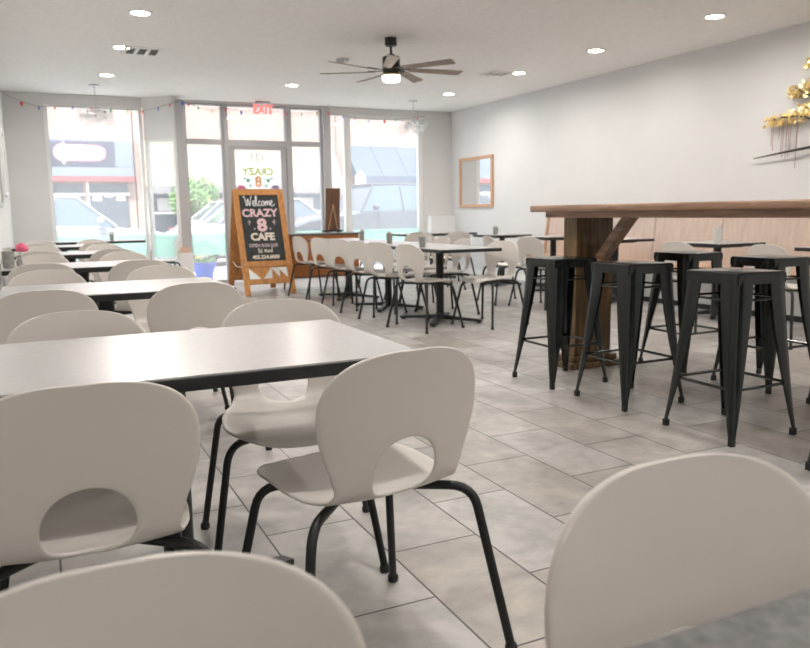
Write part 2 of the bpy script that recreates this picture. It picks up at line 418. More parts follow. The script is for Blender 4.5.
# door lettering: faces the street, so it reads mirrored from inside
DT = Matrix.Translation((3.18, DY+0.052, 0)) @ Matrix.Rotation(PI, 4, 'Z') @ Matrix.Rotation(PI/2, 4, 'X')
def dtext(body, size, z, m, name, x=0, off=0.0): text(body, size, name, M[m], door, Matrix.Translation((0, 0, z)) @ DT @ Matrix.Translation((x, 0, 0)), 0.0006, 0, off)
dtext('123', 0.16, 1.92, 'd_grey', 'door_number')
dtext('CRAZY', 0.15, 1.70, 'd_green', 'door_lettering', 0, 0.004)
dtext('8', 0.22, 1.545, 'd_orange', 'door_lettering', 0, 0.008)
dtext('CAFE', 0.14, 1.36, 'd_green', 'door_lettering', 0, 0.004)
b = MB(DT)
for sx in (-1, 1):
    for k, (x, z, r) in enumerate([(0.16, 1.57, 0.045), (0.125, 1.495, 0.03), (0.215, 1.60, 0.028), (0.10, 1.59, 0.022)]):
        pts = [(sx*x + r*math.cos(t*PI/4)*(1 if t % 2 else 0.55), z + r*math.sin(t*PI/4)*(1 if t % 2 else 0.55)) for t in range(8)]
        b.prism([(p[0], p[1]) for p in pts], 0.0, 0.0012, 'z')
b.build('flourish_decal', M['d_teal'], door)
for cx, z, m in ((0.27, 1.43, 'd_pink'), (-0.27, 1.43, 'd_purple')):
    b = MB(DT)
    for k in range(6):
        a = k*PI/3; b.prism([(cx+0.045*math.cos(a)+0.034*math.cos(t*PI/4), z+0.045*math.sin(a)+0.034*math.sin(t*PI/4)) for t in range(8)], 0.0, 0.0012+0.0001*k, 'z')
    b.build('flower_decal', M[m], door)
# ------------------------------------------------------------------ dining chair
def make_chair():
    root = thing('dining_chair', 'white shell chair', 'chair')
    prof = [(.202,.400),(.194,.421),(.162,.435),(.09,.434),(.01,.427),(-.08,.423),(-.150,.428),(-.200,.446),(-.228,.480),(-.240,.535),(-.250,.615),(-.259,.695),(-.270,.77)]
    sp = spline([(0, y, z) for y, z in prof], 12)
    Ls = [0.0]
    for a, c in zip(sp, sp[1:]): Ls.append(Ls[-1]+(c-a).length)
    LT = Ls[-1]
    def at(l):
        l = min(max(l, 0), LT)
        for i in range(len(Ls)-1):
            if l <= Ls[i+1]+1e-9:
                t = (l-Ls[i])/max(1e-9, Ls[i+1]-Ls[i]); p = sp[i].lerp(sp[i+1], t); return p.y, p.z
        return sp[-1].y, sp[-1].z
    def lz(z):   # arc length on the back where height is z
        for i in range(len(sp)-1, 0, -1):
            if sp[i-1].z <= z: return Ls[i-1] + (z-sp[i-1].z)/(sp[i].z-sp[i-1].z)*(Ls[i]-Ls[i-1])
    lb = lz(.450); l0 = lz(.499)
    keys = [(0,.194),(.14,.202),(.26,.203),(lb-.10,.194),(lb-.03,.172),(lb+.025,.160),(lz(.515),.174),(lz(.565),.193),(lz(.61),.204),(lz(.66),.207),(LT,.204)]
    def halfw(l):
        for (a, wa), (c, wc) in zip(keys, keys[1:]):
            if l <= c:
                t = (l-a)/(c-a); t = t*t*(3-2*t); w = wa+(wc-wa)*t; break
        else: w = keys[-1][1]
        hf, hb, nf, nb = .15, .155, 2.3, 2.9
        if l < hf: w *= max(0.0, 1-(1-l/hf)**nf)**(1/nf)
        if LT-l < hb: w *= max(0.0, 1-(1-(LT-l)/hb)**nb)**(1/nb)
        return max(w, .006)
    def S(x, l):
        y, z = at(l)
        k = min(1, max(0, (l-(lb-.05))/.12)); k = k*k*(3-2*k)
        q = (x/.225)**2
        f = min(1, max(0, l/.2))
        return Vector((x, y + k*q*.045, z + (1-k)*q*(.020*f-.012*(1-f))))
    rows = [LT*0+.15*d for d in (.0015,.012,.04,.09,.16,.26,.40,.58,.80,1.0)]
    r = .081; A = .118
    n1 = 7
    rows += [.15+(l0-A-.15)*(i+1)/n1 for i in range(n1)]
    j0 = len(rows)-1
    rows += [l0-A+2*A*(i+1)/10 for i in range(10)]
    j1 = len(rows)-1
    rest = LT-.155
    if rest > rows[-1]+.02: rows += [rest]
    base = rows[-1]; span = LT-base
    rows += [LT-span*d for d in (.82,.64,.48,.34,.22,.13,.065,.025,.008,.0012)]
    NC = 20; i0, i1 = 3, 17
    bm = bmesh.new(); G = {}; P2 = {}
    for j, l in enumerate(rows):
        w = halfw(l)
        for i in range(NC+1):
            x = w*(-1+2*i/NC); P2[i, j] = (x, l)
            if i0 < i < i1 and j0 < j < j1: continue
            G[i, j] = bm.verts.new(S(x, l))
    for j in range(len(rows)-1):
        for i in range(NC):
            if i0 <= i < i1 and j0 <= j < j1: continue
            bm.faces.new((G[i, j], G[i+1, j], G[i+1, j+1], G[i, j+1]))
    per = [(i, j0) for i in range(i0, i1)] + [(i1, j) for j in range(j0, j1)] + [(i, j1) for i in range(i1, i0, -1)] + [(i0, j) for j in range(j1, j0, -1)]
    prev = [G[p] for p in per]
    K = 4
    for k in range(1, K+1):
        cur = []
        for p in per:
            x, l = P2[p]; d = math.hypot(x, l-l0)
            cx, cl = r*x/d, l0 + r*(l-l0)/d
            t = k/K; t = t**0.8
            cur.append(bm.verts.new(S(x+(cx-x)*t, l+(cl-l)*t)))
        for i in range(len(per)):
            q = (i+1) % len(per)
            bm.faces.new((prev[i], prev[q], cur[q], cur[i]))
        prev = cur
    bmesh.ops.recalc_face_normals(bm, faces=bm.faces)
    me = bpy.data.meshes.new('shell'); bm.to_mesh(me); bm.free()
    o = bpy.data.objects.new('shell_src', me); COL.objects.link(o)
    sol = o.modifiers.new('s', 'SOLIDIFY'); sol.thickness = .010; sol.offset = 0
    ss = o.modifiers.new('b', 'SUBSURF'); ss.levels = 1; ss.render_levels = 1
    bpy.context.view_layer.update()
    me2 = bpy.data.meshes.new_from_object(o.evaluated_get(bpy.context.evaluated_depsgraph_get()))
    bpy.data.objects.remove(o)
    me2.name = 'seat_shell'; me2.materials.clear(); me2.materials.append(M['plastic']); me2.shade_smooth()
    sh = bpy.data.objects.new('seat_shell', me2); COL.objects.link(sh); sh.parent = root
    m = MB(); m.box(-.10, .10, -.10, .09, .406, .418, .004); m.build('mounting_plate', M['black_steel'], root)
    def leg(pts):
        m = MB(); m.tube(fillet(pts, .055, 6), .0112, 10); lg = m.build('leg', M['black_steel'], root, True)
        f = pts[-1]
        m = MB(); m.lathe([(.012, .022), (.0155, .016), (.0155, .003), (.013, 0)], (f[0], f[1], 0), 12); m.build('foot_cap', M['black_steel'], lg, True)
    for sx in (-1, 1):
        leg([(sx*.03, -.03, .405), (sx*.212, -.200, .412), (sx*.277, -.266, .012)])
        leg([(sx*.03, .03, .405), (sx*.185, .125, .400), (sx*.245, .200, .012)])
    return root
chair_proto = make_chair(); CH = []
GL, GG, GR, GS = 'chairs at the left row of tables', 'chairs around the long joined table', 'chairs at the bench tables', 'chairs by the shop front'
def chair(x, y, deg, label, group):
    """deg: facing, 0 = towards the windows, positive turns left"""
    return place(chair_proto, CH, (x, y, 0), math.radians(deg), label, group)

TF = [-0.34, 1.60, 3.52, 5.47, 7.42, 9.37]
TD = 0.665
row = ['the table in the near corner', 'the nearest full table', 'the second table', 'the third table', 'the fourth table', 'the fifth table']
chair(0.640, 1.664, 9, 'white chair at the nearest full table corner, its whole back with round hole in view', GL)
chair(0.045, 1.65, 0, 'white chair seen from behind at the nearest full table, cut by the photo edge', GL)
chair(0.034, 0.368, 180, 'large white chair back cropped along the bottom edge, standing closest to the camera', GL)
chair(0.624, 0.358, 180, 'white chair back rising beside the grey table corner in the bottom right', GL)
chair(0.655, 2.21, 168, 'white chair facing the camera across the nearest full table, floor seen through its hole', GL)
chair(0.085, 2.23, 180, 'white chair across the nearest full table, only its domed top showing over it', GL)
chair(0.592, 3.550, 0, 'white chair back at the near side of the second table, by its open end', GL)
chair(0.002, 3.560, 0, 'white chair back at the wall-side near seat of the second table', GL)
chair(0.62, 4.30, 180, 'white chair facing the camera across the second table, near its open end', GL)
chair(0.03, 4.30, 180, 'white chair facing the camera across the second table, near the wall', GL)
nm = ['third', 'fourth', 'fifth']
for k in range(3):
    f = TF[3+k]
    chair(0.595, f+.032, 0, 'white chair back on the near side of the %s table from camera, open-end seat' % nm[k], GL)
    chair(0.01, f+.045, 0, 'white chair back on the near side of the %s table from camera, wall-side seat' % nm[k], GL)
    chair(0.61, f+TD+.12, 180, 'white chair on the far side of the %s table from camera, open-end seat' % nm[k], GL)
    chair(0.02, f+TD+.12, 180, 'white chair on the far side of the %s table from camera, wall-side seat' % nm[k], GL)
chair(1.52, 11.0, 90, 'white chair at the end of the left window table, beside the corner post', GS)
for i, y in enumerate((6.20, 6.88, 7.40, 8.00, 8.58, 9.32)):
    o6 = ['nearest', 'second', 'third', 'fourth', 'fifth', 'farthest']
    chair(3.18, y, (-76, -72, -74, -66, -74, -80)[i], '%s white chair along the sign-side of the long joined table' % o6[i], GG)
chair(3.72, 6.08, 108, 'white chair at the near end of the long joined table, hole facing the camera', GG)
chair(3.76, 7.00, 90, 'second white chair along the bench-side of the long joined table', GG)
chair(3.85, 7.62, 90, 'third white chair along the bench-side of the long joined table', GG)
chair(3.95, 8.25, 88, 'fourth white chair along the bench-side of the long joined table', GG)
chair(5.25, 4.10, -92, 'white chair back behind the second far-row stool from the oak post', GR)
chair(5.20, 4.97, -92, 'white chair back behind the far-row stool closest to the oak post', GR)
chair(5.00, 6.95, -80, 'white chair just beyond the bar table end, hole showing the wooden bench', GR)
chair(4.88, 7.50, -100, 'pale white chair between the long table end and the bench tables', GR)
chair(4.95, 9.2, -90, 'white chair at the farthest bench table near the wall mirror', GR)
chair(4.85, 10.0, 0, 'white chair back in front of the table under the far right window, sign-side seat', GS)
chair(5.48, 9.95, 0, 'white chair back in front of the table under the far right window, mirror-side seat', GS)
chair(4.58, 10.95, -90, 'white chair at the end of the table under the far right window', GS)

# ------------------------------------------------------------------ tables
def make_table(lx, ly, name, label, loc, group, rz=0.0, top='sheen_laminate'):
    t = thing(name, label, 'table', loc, rz, group)
    m = MB(); m.box(-lx/2+.002, lx/2-.002, -ly/2+.002, ly/2-.002, TZ-.004, TZ, 0); m.build('tabletop', M[top], t)
    m = MB(); m.box(-lx/2, lx/2, -ly/2, ly/2, TZ-.033, TZ-.0035, .003); m.build('edge_band', M['table_edge'], t)
    m = MB(); m.lathe([(.038, .03), (.038, TZ-.035)], n=20); m.build('column', M['cast'], t, True)
    m = MB(); m.box(-.16, .16, -.16, .16, TZ-.048, TZ-.033, .003); m.build('top_plate', M['cast'], t)
    m = MB(); m.lathe([(.07, .028), (.062, .05), (.042, .07), (.04, .09)], n=20); m.build('base_hub', M['cast'], t, True)
    rx, ry = min(.34, lx*.36), min(.27, ly*.29)
    if lx < ly: rx, ry = min(.27, lx*.42), min(.34, ly*.36)
    for sx in (-1, 1):
        for sy in (-1, 1):
            d = Vector((sx*rx, sy*ry, 0)); L = d.length; a = math.atan2(d.y, d.x)
            m = MB(Matrix.Rotation(a, 4, 'Z'))
            m.prism([(0, .022), (L*.8, .014), (L-.02, .010), (L, .014), (L, .030), (L-.03, .036), (L*.5, .046), (.05, .062), (0, .066)], -.024, .024, 'y')
            ft = m.build('base_foot', M['cast'], t, True, 50)
            m = MB(Matrix.Rotation(a, 4, 'Z')); m.lathe([(.022, 0), (.022, .014)], (L-.03, 0, 0), 12); m.build('glide', M['table_edge'], ft)
    return t
lxs, xc = 1.085, 0.268
GT = 'tables of the left row'
lbl = ['grey stone-look table corner at the bottom right, beside the big chair back',
       'nearest full table, pale laminate top with black edge in the left foreground',
       'second dining table from the foreground in the left row',
       'third dining table from the foreground, carrying a grey pot in the left row',
       'fourth dining table from the foreground in the left row',
       'fifth dining table from the foreground in the left row, near the window']
for k, f in enumerate(TF):
    d_ = .76 if k == 0 else TD
    make_table(lxs, d_, 'dining_table', lbl[k], (xc, f+d_/2, 0), GT, 0, 'laminate' if k == 0 else 'sheen_laminate')
make_table(1.35, .56, 'dining_table', 'dining table pushed against the left shop window', (0.66, 11.36, 0), GT)
GJ = 'tables joined into one long table'
for k, y in enumerate((6.53, 7.75, 8.97)):
    make_table(.63, 1.215, 'dining_table', ['nearest of the tables joined end to end in the middle', 'middle one of the tables joined end to end', 'farthest of the joined tables, near the cabinet'][k], (3.475, y, 0), GJ)
GB = 'small tables along the bench'
for k, y in enumerate((4.05, 5.42, 6.88, 8.05, 9.25)):
    make_table(.60, .60, 'cafe_table', ['bench table nearest the camera, behind the bar', 'bench table with a pale cup, second from camera', 'bench table seen just right of the oak post', 'bench table whose corner touches the oak post', 'bench table farthest away, near the mirror'][k], (5.92, y, 0), GB)
make_table(1.30, .60, 'dining_table', 'dining table under the right shop window', (5.60, 10.78, 0), 'tables under the right window')

# table-top pots
def pot(x, y, label, r=.034, h=.10, m='concrete', group='grey condiment pots', flower=False, sz=1.0):
    t = thing('condiment_pot', label, 'pot', (x, y, TZ), 0, group)
    a = MB(); a.lathe([(.001, 0), (r*.78, 0), (r*.84, .004), (r, h), (r*.88, h), (r*.74, .012), (.001, .012)], n=18); a.build('pot_body', M[m], t, True)
    for k in range(5):
        an = k*1.3; a = MB(Matrix.Translation((.012*math.cos(an), .012*math.sin(an), .015)) @ Matrix.Rotation(an, 4, 'Z') @ Matrix.Rotation(.12, 4, 'X'))
        a.box(-.013, .013, -.0015, .0015, 0, h+.012); a.build('packet', M['paper'], t)
    return t
pot(3.25, 6.45, 'grey condiment pot on the nearest joined table')
pot(3.43, 7.60, 'grey condiment pot on the middle joined table')
pot(3.58, 8.75, 'grey condiment pot on the farthest joined table')
pot(-0.20, 4.00, 'grey condiment pot at the wall end of the second table', .04, .12)
pot(-0.185, 5.72, 'grey condiment pot at the wall end of the third table, beside pink flowers', .04, .11)
pot(0.92, 11.30, 'small grey pot on the table at the left window', .03, .09)
pot(5.90, 6.88, 'pale cup on the bench table right of the oak post', .04, .10, 'cup_white')
pot(5.90, 5.40, 'pale cup on the bench table behind the far-row stools', .045, .13, 'cup_white')
pot(5.78, 9.2, 'grey pot on the bench table farthest away', .04, .10)
v = thing('bud_vase', 'small vase with a pink flower at the wall end of the third table', 'vase', (-0.125, 5.98, TZ))
a = MB(); a.lathe([(.001, 0), (.02, 0), (.023, .02), (.014, .045), (.012, .06), (.015, .07), (.011, .07), (.008, .05), (.001, .01)], n=16); a.build('vase_body', M['concrete'], v, True)
a = MB(); a.tube([(0, 0, .03), (.006, 0, .08), (.02, 0, .105)], .003, 6); a.build('stem', M['leaf'], v)
a = MB()
for k in range(7):
    an = k*2*PI/7; a.sphere((.02+.022*math.cos(an), .022*math.sin(an), .115+.01*(k % 2)), .022, 8, 6)
a.sphere((.02, 0, .135), .024, 8, 6); a.build('bloom', M['petal_p'], v, True)
# ------------------------------------------------------------------ bar table
bt = thing('bar_table', 'long oak bar table with a braced post, black stools along both sides', 'table', (3.33, 2.4, 0))
BX0, BX1, BY0, BY1 = -.38, .38, -1.9, 1.88
a = MB(); a.box(BX0, BX1, BY0, BY1, 1.037, 1.080, .012, 3); a.build('bar_top', M['bar_wood'], bt, True, 50)
a = MB()
a.box(BX0+.06, BX0+.10, BY0+.1, BY1-.1, 1.000, 1.037); a.box(BX1-.10, BX1-.06, BY0+.1, BY1-.1, 1.000, 1.037)
a.box(BX0+.10, BX1-.10, BY0+.1, BY0+.14, 1.000, 1.037); a.box(BX0+.10, BX1-.10, BY1-.14, BY1-.1, 1.000, 1.037)
a.build('apron', M['bar_wood'], bt)
for sy in (1, -1):
    yp = 1.74 if sy > 0 else -1.72
    a = MB(); a.box(-.15, .15, yp-.07, yp+.07, .075, 1.037, .004); po = a.build('post', M['pillar_wood'], bt)
    a = MB(); a.box(-.22, .22, yp-.13, yp+.13, 0, .04, .006); a.box(-.185, .185, yp-.10, yp+.10, .04, .078, .006); a.build('plinth', M['pillar_wood'], po)
    a = MB(); a.prism([(yp-sy*.07, .62), (yp-sy*.07, .70), (yp-sy*.40, 1.037), (yp-sy*.48, 1.037)], -.035, .035, 'x'); a.build('brace', M['bar_wood'], bt)

# ------------------------------------------------------------------ bar stools
def make_stool():
    root = thing('bar_stool', 'black metal stool', 'stool')
    H = .762
    a = MB(); a.box(-.152, .152, -.152, .152, H-.012, H, .008, 3)
    a.box(-.138, .138, -.138, .138, H-.014, H-.010)
    a.build('seat', M['gloss_black'], root, True, 50)
    a = MB()
    for sx, sy, hx, hy in ((0, 1, .15, .004), (0, -1, .15, .004), (1, 0, .004, .15), (-1, 0, .004, .15)):
        cx, cy = sx*.150, sy*.150
        a.box(cx-hx, cx+hx, cy-hy, cy+hy, H-.052, H-.008)
    a.build('skirt', M['gloss_black'], root)
    a = MB()
    a.prism([(.045*math.cos(t*PI/8), .012*math.sin(t*PI/8)) for t in range(16)], H, H+.0012, 'z')
    a.build('seat_slot', M['black_steel'], root)
    for sx in (-1, 1):
        for sy in (-1, 1):
            a = MB()
            n = 9; outer = []; inner = []
            for k in range(n+1):
                t = k/n; z = (H-.012)*(1-t)+.028*t
                sp = .152 + (.208-.152)*(t**1.25)       # outward splay
                w = .098 + (.022-.098)*(t**1.45)
                rr = min(.016, w*.4)
                # folded L : wing tip on x side, rounded outer corner, wing tip on y side
                ring = [(sp-w, sp), (sp-w*.5, sp+.003), (sp-rr, sp), (sp-rr*.3, sp-rr*.3), (sp, sp-rr), (sp+.003, sp-w*.5), (sp, sp-w)]
                ins = [(sp-w, sp-.006), (sp-w*.5, sp-.004), (sp-rr-.002, sp-.007), (sp-rr*.3-.006, sp-rr*.3-.006), (sp-.007, sp-rr-.002), (sp-.004, sp-w*.5), (sp-.006, sp-w)]
                outer.append([a.v((sx*x, sy*y, z)) for x, y in ring]); inner.append([a.v((sx*x, sy*y, z)) for x, y in ins])
            for A_, B_ in zip(outer, outer[1:]):
                for i in range(6): a.bm.faces.new((A_[i], A_[i+1], B_[i+1], B_[i]))
            for A_, B_ in zip(inner, inner[1:]):
                for i in range(6): a.bm.faces.new((A_[i+1], A_[i], B_[i], B_[i+1]))
            for k in range(n):
                a.bm.faces.new((outer[k][0], outer[k+1][0], inner[k+1][0], inner[k][0]))
                a.bm.faces.new((outer[k][6], inner[k][6], inner[k+1][6], outer[k+1][6]))
            for i in range(6):
                a.bm.faces.new((outer[0][i], outer[0][i+1], inner[0][i+1], inner[0][i])); a.bm.faces.new((outer[n][i+1], outer[n][i], inner[n][i], inner[n][i+1]))
            lg = a.build('leg', M['gloss_black'], root, True, 60)
            a = MB(); a.box(sx*.1975-.0125, sx*.1975+.0125, sy*.1975-.0125, sy*.1975+.0125, 0, .034, .003); a.build('foot_cap', M['black_steel'], lg)
    def ring_at(z, s, r, name):
        for i in range(4):
            c = [(-s, -s), (s, -s), (s, s), (-s, s)]
            p, q = c[i], c[(i+1) % 4]
            a = MB(); a.tube([(p[0], p[1], z), (q[0], q[1], z)], r, 8); a.build(name, M['gloss_black'], root, True)
    ring_at(.245, .176, .0075, 'foot_rail')
    ring_at(.640, .150, .006, 'upper_rail')
    return root
sp_, ST = make_stool(), []
GST1, GST2 = 'stools on the near side of the bar', 'stools on the far side of the bar'
for x, y, l, g in ((2.875, 3.83, 'black metal stool nearest the oak post, first on the near side of the bar', GST1),
                   (2.905, 3.24, 'black metal stool in the middle of the near side of the bar', GST1),
                   (2.905, 2.55, 'black metal stool standing in front, fully shown with four legs before the bar', GST1),
                   (2.93, 1.79, 'black metal stool mostly outside the picture, one foot at the right edge low down', GST1),
                   (3.885, 3.80, 'black metal stool across the bar, partly behind the front stool row, closest to post', GST2),
                   (3.88, 3.16, 'black metal stool across the bar, second from the oak post', GST2),
                   (3.87, 2.50, 'black metal stool across the bar, one leg showing at the right edge', GST2)):
    place(sp_, ST, (x, y, 0), 0, l, g)
# ------------------------------------------------------------------ bench along the right wall
bn = thing('wall_bench', 'long pale wooden bench with a high panelled back along the right wall', 'bench', (XR, 6.0, 0))
BY = (-3.4, 2.98)
a = MB(); a.box(-.40, -.02, BY[0], BY[1], .06, .41); a.build('bench_box', M['bench_base'], bn)
a = MB(); a.box(-.37, -.02, BY[0], BY[1], 0, .06); a.build('toe_kick', M['table_edge'], bn)
a = MB(); a.box(-.47, -.03, BY[0]-.02, BY[1]+.02, .41, .45, .006); a.build('bench_seat', M['bench_seat'], bn)
ys = [BY[1], 2.06, .90, -.08, -1.2, -2.3, BY[0]]
for y1, y0 in zip(ys, ys[1:]):
    a = MB(); a.prism([(-.13, .45), (-.105, .45), (-.03, 1.03), (-.055, 1.03)], y0+.006, y1-.006, 'y'); a.build('back_panel', M['bench_wood'], bn)
a = MB(); a.prism([(-.105, .45), (-.012, .45), (-.012, 1.0), (-.035, 1.0)], BY[0], BY[1]-.01, 'y'); a.build('back_support', M['table_edge'], bn)
a = MB(); a.prism([(-.155, .45), (-.012, .45), (-.012, 1.035), (-.075, 1.035)], BY[1], BY[1]+.03, 'y'); a.build('end_panel', M['frame_wood'], bn)

# ------------------------------------------------------------------ wall mirror
mr = thing('wall_mirror', 'wood-framed mirror hanging on the right wall near the window corner', 'mirror', (XR, 11.09, 1.52))
for y0, y1, z0, z1 in ((-.53, -.48, -.41, .41), (.48, .53, -.41, .41), (-.48, .48, -.41, -.36), (-.48, .48, .36, .41)):
    a = MB(); a.box(-.035, -.001, y0, y1, z0, z1, .003); a.build('frame_rail', M['frame_wood'], mr)
a = MB(); a.box(-.018, -.010, -.48, .48, -.36, .36); a.build('mirror_glass', M['mirror'], mr)

# ------------------------------------------------------------------ brass tree on the wall
ar = thing('wall_sculpture', 'gold metal tree sculpture with hanging rods on the right wall', 'wall art', (XR-.02, 4.75, 1.55))
rng = random.Random(3)
a = MB()
a.tube([(-.03, .84, -.02), (-.04, .45, .02), (-.03, .05, .06), (-.04, -.45, .02), (-.03, -.8, 0)], [.005, .011, .016, .011, .005], 7)
a.build('ground_rod', M['dark'], ar, True)
a = MB()
for pts in ([(-.03, .05, .06), (-.05, .0, .25), (-.04, .08, .45), (-.05, .03, .7)], [(-.04, .0, .22), (-.06, .35, .34), (-.05, .7, .33)], [(-.04, .05, .4), (-.06, .3, .55), (-.05, .42, .62)],
            [(-.04, .0, .22), (-.06, -.35, .34), (-.05, -.7, .3)], [(-.04, .05, .42), (-.06, -.25, .58), (-.05, -.4, .65)]):
    a.tube(spline(pts, 4), .008, 6)
a.build('trunk', M['dark'], ar, True)
pads = [(.60, .32, .14, .055), (.40, .34, .16, .07), (.20, .37, .16, .08), (.0, .36, .16, .08), (-.2, .37, .16, .08), (-.45, .33, .16, .07), (-.65, .29, .12, .05),
        (.36, .56, .12, .06), (.18, .60, .14, .07), (.0, .58, .12, .06), (-.3, .6, .16, .07), (.14, .84, .12, .06), (-.02, .92, .13, .07), (-.2, .85, .12, .06), (.22, .80, .08, .05)]
for cy, cz, ry, rz_ in pads:
    a = MB()
    for k in range(90):
        y, z = cy+max(-1.5, min(1.5, rng.gauss(0, 1)))*ry*.5, cz+max(-1.5, min(1.5, rng.gauss(0, 1)))*rz_*.55; x = -.05+rng.uniform(-.035, .025)
        s = rng.uniform(.011, .027); an = rng.uniform(0, 6.28); ti = rng.uniform(-.7, .7)
        u = Vector((math.sin(ti), math.cos(an)*math.cos(ti), math.sin(an)*math.cos(ti)))*s; w = Vector((math.cos(an)*.4, -math.sin(an), math.cos(an)))*s*.6
        c = Vector((x, y, z)); a.quad(c-u, c+w, c+u, c-w)
    a.build('leaf_cluster', M['gold'], ar, recalc=False)
for k in range(26):
    y = rng.uniform(-.65, .66); z = .30+rng.uniform(-.02, .06); Lr = rng.uniform(.25, .52)*(1-.35*abs(y))
    a = MB(); a.tube([(-.045, y, z), (-.045, y+.004, z-Lr)], .0035, 5); a.build('hanging_rod', M['rust'], ar)

# ------------------------------------------------------------------ A-frame chalkboard
sg = thing('sandwich_board', 'wooden A-frame chalkboard welcoming guests, standing before the entrance', 'sign board', (2.66, 10.1, 0))
W2 = .335; TH = math.atan2(.49, 1.375)
def panelT(sgn):   # local: x across, z along the slope measured from the floor, y thickness; leans to the apex
    return Matrix.Translation((0, -.49*sgn, 0)) @ Matrix.Rotation(-TH*sgn, 4, 'X')
SL = math.hypot(.49, 1.375)
T = panelT(1)
fp = None
a = MB(T)
a.box(-W2, -W2+.075, -.012, .012, .02, SL, .003); a.box(W2-.075, W2, -.012, .012, .02, SL, .003)
a.box(-W2+.075, W2-.075, -.012, .012, SL-.085, SL, .003); a.box(-W2+.075, W2-.075, -.012, .012, .40, .475, .003); a.box(-W2+.075, W2-.075, -.012, .012, .17, .225, .003)
fp = a.build('front_frame', M['sign_wood'], sg)
a = MB(T); a.box(-W2+.075, W2-.075, -.004, .006, .475, SL-.085); cb = a.build('chalkboard', M['slate'], sg)
a = MB(T); a.box(-W2+.075, W2-.075, -.003, .005, .225, .40); lp = a.build('lower_panel', M['sign_wood'], sg)
for i, tri in enumerate((((-.25, .385), (-.25, .24), (-.10, .24)), ((-.07, .24), (.05, .385), (.05, .24)), ((.04, .385), (.15, .385), (.15, .25)), ((.13, .385), (.255, .385), (.255, .24)))):
    a = MB(T); a.prism(tri, -.0045, -.003, 'y'); a.build('painted_triangle', M['white'] if i in (0, 3) else M['cup_white'], lp)
T2 = panelT(-1)
a = MB(T2)
a.box(-W2, -W2+.075, -.012, .012, .02, SL-.012, .003); a.box(W2-.075, W2, -.012, .012, .02, SL-.012, .003)
a.box(-W2+.075, W2-.075, -.012, .012, SL-.085, SL-.012); a.box(-W2+.075, W2-.075, -.012, .012, .17, .23)
a.build('rear_frame', M['sign_wood'], sg)
a = MB(T2); a.box(-W2+.075, W2-.075, -.005, .005, .23, SL-.085); a.build('rear_panel', M['sign_wood'], sg)
for sx in (-1, 1):
    a = MB(); a.tube([(sx*.29, -.36, .42), (sx*.29, -.15, .37), (sx*.29, .1, .36), (sx*.29, .34, .42)], .005, 6); a.build('spreader_cord', M['white'], sg)
    a = MB(); a.lathe([(.012, -.03), (.012, .03)], (sx*.25, 0, SL*math.cos(TH)-.01), 10, 'x'); a.build('hinge', M['chrome'], sg)
def ch(body, size, z, m, x=0.0, shear=0.0, off=0.0, sx=1.0, name='chalk_lettering'):
    text(body, size, name, M[m], cb, T @ Matrix.Translation((x, -.0045, z)) @ Matrix.Rotation(PI/2, 4, 'X'), .0008, shear, off, 'CENTER', sx)
def stroke(paths, z0, h, x0, m, r=.006):
    a = MB(T)
    for p in paths:
        a.tube(spline([(x0+u*h, -.005, z0+w*h) for u, w in p], 5), r, 6)
    a.build('chalk_lettering', M[m], cb, True)
# "Welcome" in chalk handwriting
stroke([[(-.08,.88),(.02,1.0),(.12,.55),(.22,0),(.36,.75),(.48,0),(.62,.6),(.74,1.05)],                                   # W
        [(.78,.25),(.95,.32),(.98,.5),(.86,.52),(.80,.25),(.90,.02),(1.06,.12)],                                            # e
        [(1.06,.12),(1.22,.7),(1.20,1.0),(1.12,.9),(1.14,.3),(1.22,.02),(1.32,.12)],                                        # l
        [(1.60,.42),(1.48,.52),(1.38,.28),(1.46,.02),(1.62,.10)],                                                            # c
        [(1.80,.5),(1.68,.28),(1.78,.02),(1.94,.2),(1.90,.46),(1.80,.5)],                                                    # o
        [(2.04,.0),(2.06,.48),(2.10,.3),(2.20,.5),(2.26,.05),(2.28,.34),(2.40,.5),(2.46,.05)],                               # m
        [(2.52,.22),(2.72,.34),(2.72,.52),(2.60,.5),(2.55,.2),(2.66,.0),(2.85,.05),(2.98,.2)]], 1.225, .135, -.195, 'chalk', .0062)
ch('CRAZY', .145, 1.125, 'chalk_pink', -.01, 0, .005, 1.0)
ch('8', .235, .955, 'chalk_pink', 0, 0, .009, 1.1)
ch('CAFE', .135, .80, 'chalk_cream', -.01, 0, .006)
for sx in (-1, 1):
    for (dx, z, h) in ((.165, 1.0, .05), (.105, .91, .02)):
        stroke([[(sx*dx/h, -.7), (sx*dx/h+.1, .7)], [(sx*dx/h-.45, .1), (sx*dx/h+.45, .1)]], z, h, 0, 'chalk_pink', .004)
ch('OPEN 8:30-2:30', .062, .685, 'chalk_dim', -.015, 0, .0025, .92)
stroke([[(0,.3),(.12,.75),(.02,.9),(-.1,.6),(.1,.2),(.0,-.05),(-.2,.1)], [(.3,.5),(.34,0),(.5,.15)], [(.62,.9),(.6,.1),(.8,.1)], [(.5,.6),(.78,.62)],
        [(1.2,.7),(1.28,.05),(1.42,.6),(1.55,.05),(1.68,.75)], [(1.85,.5),(1.88,.02),(2.0,.12)], [(2.1,.0),(2.13,.5),(2.3,.5),(2.36,.02)], [(2.75,.45),(2.58,.5),(2.52,.1),(2.7,.05),(2.82,.4),(2.88,1.1),(2.80,.4),(2.9,.0)]], .59, .062, -.085, 'chalk_cream', .004)
ch('405.224.6000', .066, .528, 'chalk_cream', 0, 0, .0025)

